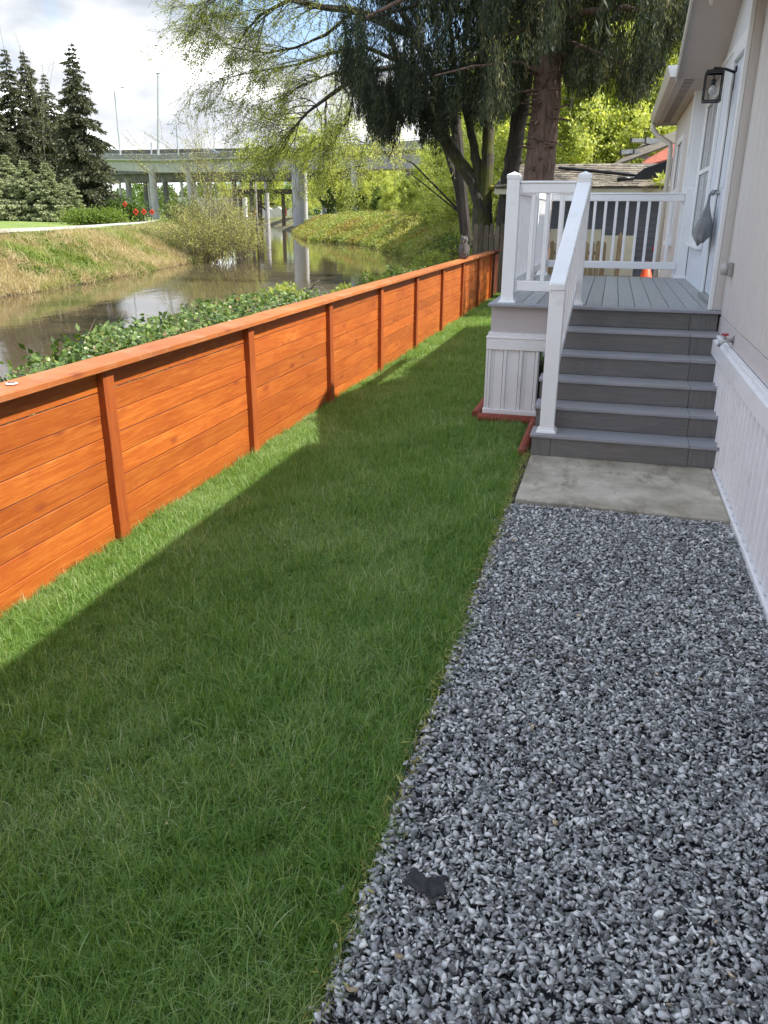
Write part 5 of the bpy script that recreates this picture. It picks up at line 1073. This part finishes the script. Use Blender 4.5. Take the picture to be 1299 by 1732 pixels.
# low spray of leaves crossing the bridge
mb = MB(); tips = []
for (x0, y0, x1, y1) in ((560, 235, 430, 262), (560, 250, 410, 285), (600, 230, 480, 290), (640, 250, 560, 300), (560, 240, 470, 245), (620, 280, 540, 320)):
    a, b_ = at(x0, y0, 36), at(x1, y1, 36); pts = [a+(b_-a)*t+np.array([0, 0, .3*math.sin(t*3.14)]) for t in np.linspace(0, 1, 8)]; mb.tube(pts, list(np.linspace(.03, .008, 8)), 4); tips.append([tuple(p) for p in pts])
    for k in range(16): i = random.randint(1, 7); branchy(mb, pts[i], (random.gauss(-.4, .4), random.gauss(0, .4), random.gauss(0, .4)), random.uniform(.6, 1.5), .01, 1, tips, .03, .15, 4, 3, .6, .005)
a, b_ = at(600, 235, 36), at(790, 370, 38); mb.tube([a, (a+b_)/2+np.array([0, 0, .8]), b_, b_-[0, 0, 3]], [.03, .05, .07, .08], 6); a2 = at(640, 250, 36); mb.tube([a2, (a2+b_)/2, b_], [.02, .035, .05], 6); a3 = at(560, 240, 36); mb.tube([a3, a], [.02, .03], 5)
e = empty('overhanging_tree', at(790, 400, 38)*[1, 1, 0], 'tree whose bright green leafy spray crosses in front of the bridge', 'tree'); mb.build('branches', 'bark_dark', e)
P = tip_points(tips, 11000, .12); V, F, T = leaves(P, rng.uniform(.07, .16, len(P)), .5); link('foliage', npmesh('foliage', V, F, 'spring_leaf', T), e)

# ------------------------------------------------------------------ bridges
def deck_strip(pts, sect):
    """pts: list of 3D points on the near top edge; sect: offsets (away, up) profile"""
    V = []; n = len(sect)
    for i, p in enumerate(pts):
        t = Vector(pts[min(i+1, len(pts)-1)])-Vector(pts[max(i-1, 0)]); t.z = 0; t.normalize(); nn = Vector((-t.y, t.x, 0)); nn = nn if nn.dot(Vector(tuple(p))-Vector(tuple(CAM))) > 0 else -nn
        for a, b_ in sect: V.append((p[0]+nn.x*a, p[1]+nn.y*a, p[2]+b_))
    F = [(i*n+k, i*n+(k+1) % n, (i+1)*n+(k+1) % n, (i+1)*n+k) for i in range(len(pts)-1) for k in range(n)]+[tuple(range(n))[::-1], tuple(range((len(pts)-1)*n, len(pts)*n))]
    return MB().add(V, F)
def bpath(pxs, f): return [at(px, *f(px)) for px in pxs]
br = empty('highway_bridge', at(400, 366, 190)*[1, 1, 0], 'long curved concrete highway bridge crossing the river', 'bridge')
PX = list(range(120, 740, 20))
def fy(px): return float(np.interp(px, [120, 190, 265, 400, 505, 690, 740], [245, 228, 210, 190, 172, 140, 133]))
def ftop(px): return float(np.interp(px, [120, 190, 265, 400, 505, 600, 690, 740], [262, 262, 262.5, 257.5, 250, 244.5, 238, 234]))
path = [at(px, ftop(px), fy(px)) for px in PX]
deck_strip(path, [(0, 0), (0, -1.0), (.5, -1.1), (.5, -1.15)][:2]+[(.3, -1.05), (.3, 0)]).build('parapet', 'bridge_concrete', br)
deck_strip([p-[0, 0, 1.02] for p in path], [(.1, 0), (.1, -.35), (1.6, -.9), (1.9, -3.3), (11, -3.3), (12.5, -.9), (13.5, -.35), (13.5, 0)]).build('girder', 'pier_concrete_light', br)
deck_strip([p for p in path], [(12.9, .0), (12.9, -1.02), (13.2, -1.02), (13.2, .0)]).build('parapet', 'bridge_concrete', br)
deck_strip([p+[0, 0, .25] for p in path], [(.05, 0.07), (.05, -.05), (.2, -.05), (.2, .07)]).build('guard_rail', 'guard_rail', br)
for i, p in enumerate(path[:-1]):
    for t in (0, .5):
        q = p*(1-t)+path[i+1]*t; MB().box(q[0]+.05, q[0]+.2, q[1]+.05, q[1]+.2, q[2]-.1, q[2]+.25).build('rail_post', 'guard_rail', br)
def pier(px, wpx, y, ptop, mat, parent, pb=None):
    c_ = at(px, 366, y); d_ = abs((c_-CAM)@_f); r_ = wpx/FPX*d_/2; zt = at(px, ptop, y)[2]; zb = max(-3.0, float(ground(c_[0], c_[1]))-1)
    return MB().lathe([(r_, zb), (r_, zt), ], (c_[0], c_[1], 0), 20).build('pier', mat, parent, smooth=False)
for px, w_, y, pt_, m_ in ((505, 19, 176, 276, 'pier_concrete_light'), (517, 8, 200, 285, 'pier_concrete_light'), (264, 12, 216, 285, 'pier_concrete_light'), (325, 11, 206, 285, 'pier_concrete_light'), (600, 12, 158, 272, 'pier_concrete_light')):
    pier(px, w_, y, pt_, m_, br)
b2 = empty('rear_bridge', at(400, 366, 260)*[1, 1, 0], 'second darker concrete viaduct running behind the curved highway bridge', 'bridge')
PX2 = list(range(60, 760, 20))
def y2(px): return float(np.interp(px, [60, 760], [300, 215]))
path2 = [at(px, float(np.interp(px, [60, 195, 500, 700], [255, 253.5, 249.5, 240])), y2(px)) for px in PX2]
deck_strip(path2, [(0, 0), (0, -1.6), (.3, -1.6), (.3, 0)]).build('parapet', 'bridge_dark', b2)
path3 = [at(px, float(np.interp(px, [60, 200, 300, 480, 700], [289, 288, 285, 280, 272])), y2(px)-12) for px in PX2]
deck_strip(path3, [(0, 0), (0, -1.4), (1, -1.6), (1.4, -4.0), (10, -4.0), (11, -1.6), (12, 0)]).build('girder', 'bridge_dark', b2)
deck_strip([p-[0, 0, 1.5] for p in path2], [(0, 0), (.5, -1.5), (11, -1.5), (12, 0)]).build('girder', 'bridge_concrete', b2)
for px, w_, m_ in ((181, 8, 'bridge_dark'), (222, 10, 'bridge_concrete'), (251, 8, 'bridge_dark'), (284, 9, 'bridge_dark'), (399, 8, 'bridge_dark'), (427, 7, 'bridge_dark'), (208, 5, 'pier_concrete_light'), (193, 4, 'pier_concrete_light'), (256, 4, 'pier_concrete_light'), (311, 5, 'pier_concrete_light'), (333, 5, 'pier_concrete_light'), (350, 4, 'pier_concrete_light'), (359, 4, 'pier_concrete_light'), (452, 7, 'pier_concrete_light'), (548, 6, 'bridge_concrete'), (566, 5, 'bridge_dark')):
    pier(px, w_, y2(px)-8, 300, m_, b2)
for px in (222, 284): a, b_ = at(px-12, 300, y2(px)-9), at(px+12, 308, y2(px)-9); MB().box(a[0], b_[0], a[1], a[1]+3, b_[2], a[2]).build('pier_cap', 'bridge_concrete', b2)
b3 = empty('low_trestle', at(440, 366, 250)*[1, 1, 0], 'low dark timber trestle crossing the river under the highway', 'bridge')
a, b_ = at(395, 322, 205), at(505, 322, 205); MB().box(a[0], b_[0], 205, 209, a[2]-.9, a[2]+.3).build('beam', 'rust_steel', b3)
a2, b2_ = at(380, 304, 206), at(500, 302, 206); MB().box(a2[0], b2_[0], 210, 212, a2[2]-.3, a2[2]+.1).build('upper_beam', 'rust_steel', b3)
for px in (408, 436, 441, 480, 498): c_ = at(px, 366, 206.5); MB().box(c_[0]-.35, c_[0]+.35, 206, 207, -2, at(px, 328, 206)[2]).build('pile', 'rust_steel', b3)
c_ = at(453, 366, 203); MB().tube([(c_[0], c_[1], -3), (c_[0], c_[1], at(453, 326, 203)[2])], .55, 10).build('pile', 'pier_concrete_light', b3)
p0, p1 = at(438, 344, 205), at(452, 358, 205); MB().tube([p0, p1], .25, 5).build('brace', 'rust_steel', b3); p0, p1 = at(434, 345, 205), at(465, 345, 205); MB().tube([p0, p1], .25, 5).build('brace', 'rust_steel', b3)
# pale wall / retaining wall beyond and orange netting
a, b_ = at(300, 334, 320), at(415, 336, 320); tag(MB().box(a[0], b_[0], 320, 322, -1, a[2]).build('pale_wall', 'white_paint'), 'pale building wall seen low between the bridge piers', 'wall')
a, b_ = at(422, 357, 335), at(492, 362, 335); tag(MB().box(a[0], b_[0], 335, 335.4, 1.0, at(440, 356, 335)[2]+.6).build('orange_netting', 'netting_orange'), 'long strip of orange safety netting far under the bridge', 'netting')
for i, (px, w_) in enumerate(((440, 8), (462, 6), (485, 9))): a = at(px, 362, 325); tag(MB().box(a[0], a[0]+w_*.24*3, 325, 328, .5, 3.4).prism([(a[0], 3.4), (a[0]+w_*.72, 3.4), (a[0]+w_*.36, 5.0)], 1, 325, 328).build('site_cabin', 'white_paint'), ['pale site cabin far under the bridge, left one', 'pale site cabin far under the bridge, middle one', 'pale site cabin far under the bridge, right one'][i], 'cabin')
# traffic along the bridge
def car(px, py, y, L_, mat, lab):
    c_ = at(px, py, y); z = c_[2]; x = c_[0]; e = empty('parked_car', (x, y, z), lab, 'car'); e.name = 'car'
    MB().prism([(x-L_/2, z+.3), (x+L_/2, z+.3), (x+L_/2, z+.9), (x+L_*.35, z+1.0), (x+L_*.2, z+1.55), (x-L_*.28, z+1.6), (x-L_*.42, z+1.0), (x-L_/2, z+.95)], 1, y, y+1.8).build('body', mat, e, bevel=.05)
    MB().prism([(x+L_*.30, z+1.03), (x+L_*.18, z+1.48), (x-L_*.26, z+1.52), (x-L_*.36, z+1.03)], 1, y-.02, y-.005).build('side_window', 'window_pane', e)
    for s in (-.32, .32): MB().tube([(x+s*L_, y-.05, z+.33), (x+s*L_, y+.15, z+.33)], .33, 12).build('wheel', 'tyre', e)
car(353, 261, 232, 5.0, 'car_paint', 'dark pickup driving along the bridge, left of the tree branches'); car(441, 257, 222, 4.8, 'car_white', 'white car on the bridge where the tree branches begin')
# light poles
def lamp_pole(px, pb, pt_, y, arms, lab):
    a, b_ = at(px, pb, y), at(px, pt_, y); a = np.array([a[0], a[1], a[2]-3]); e = empty('street_lamp', tuple(a), lab, 'street lamp', None); h = b_[2]
    MB().tube([a, (a[0], a[1], h-1.0)], [.30, .14], 8).build('pole', 'pole_grey', e)
    for s in arms:
        MB().tube([(a[0], a[1], h-1.0), (a[0]+s*.3, a[1], h-.2), (a[0]+s*1.3, a[1], h+.25), (a[0]+s*3.2, a[1], h+.1)], .10, 6).build('arm', 'pole_grey', e); MB().box(a[0]+s*3.0-.5, a[0]+s*3.0+.6, a[1]-.2, a[1]+.2, h-.1, h+.15).build('lamp_head', 'pole_grey', e)
lamp_pole(203, 252, 148, 235, (1,), 'tall street lamp with one arm, left of the bridge mast'); lamp_pole(301, 252, 210, 260, (-1, 1), 'shorter street lamp with two arms on the rear bridge')
a, b_ = at(267, 268, 214), at(267, 122, 214); e = empty('tall_mast', (a[0], a[1], a[2]), 'very tall thin mast rising from the bridge parapet', 'mast'); MB().tube([a-[0, 0, 1], b_], [.38, .16], 8).build('pole', 'pole_grey', e); MB().box(b_[0]-.7, b_[0]+.7, b_[1]-.2, b_[1]+.2, b_[2]-.5, b_[2]-.2).build('head', 'pole_grey', e)
a, b_ = at(256, 262, 240), at(256, 241, 240); tag(MB().tube([a, b_], .3, 6).build('sign_post', 'pole_grey'), 'short post standing on the rear bridge left of the mast', 'post')
# orange road work signs
def sign(px, py, y, r_, lab, bars):
    c_ = at(px, py, y); e = empty('road_sign', (c_[0], c_[1], .9), lab, 'sign'); q = [(c_[0]+a*r_, c_[2]+b_*r_) for a, b_ in ((0, 1), (1, 0), (0, -1), (-1, 0))]
    MB().prism(q, 1, y, y+.05).build('panel', 'sign_orange', e, bevel=.03)
    for (dx, dz, w_, h_) in bars: MB().box(c_[0]+dx*r_-w_*r_, c_[0]+dx*r_+w_*r_, y-.02, y-.002, c_[2]+dz*r_-h_*r_, c_[2]+dz*r_+h_*r_).build('legend', 'sign_black', e)
    for s in (-1, 1): MB().tube([(c_[0], y+.1, c_[2]), (c_[0]+s*.5, y+.3, float(ground(c_[0], y)))], .05, 5).build('leg', 'black_metal', e)
sign(211, 345.5, 118, .48, 'orange diamond road sign standing apart on the upper left', [(0, .15, .45, .07), (0, -.15, .4, .07)])
sign(229.5, 358.5, 112, .56, 'orange diamond road sign, leftmost of the lower three', [(0, .2, .5, .06), (0, 0, .6, .06), (0, -.2, .4, .06)])
sign(243, 358, 114, .52, 'orange diamond road sign, middle of the lower three', [(0, .15, .5, .06), (0, -.12, .5, .06)])
sign(257, 358.5, 114, .48, 'orange diamond road sign with a figure, rightmost of the lower three', [(0, .1, .1, .4), (.2, -.05, .25, .07)])
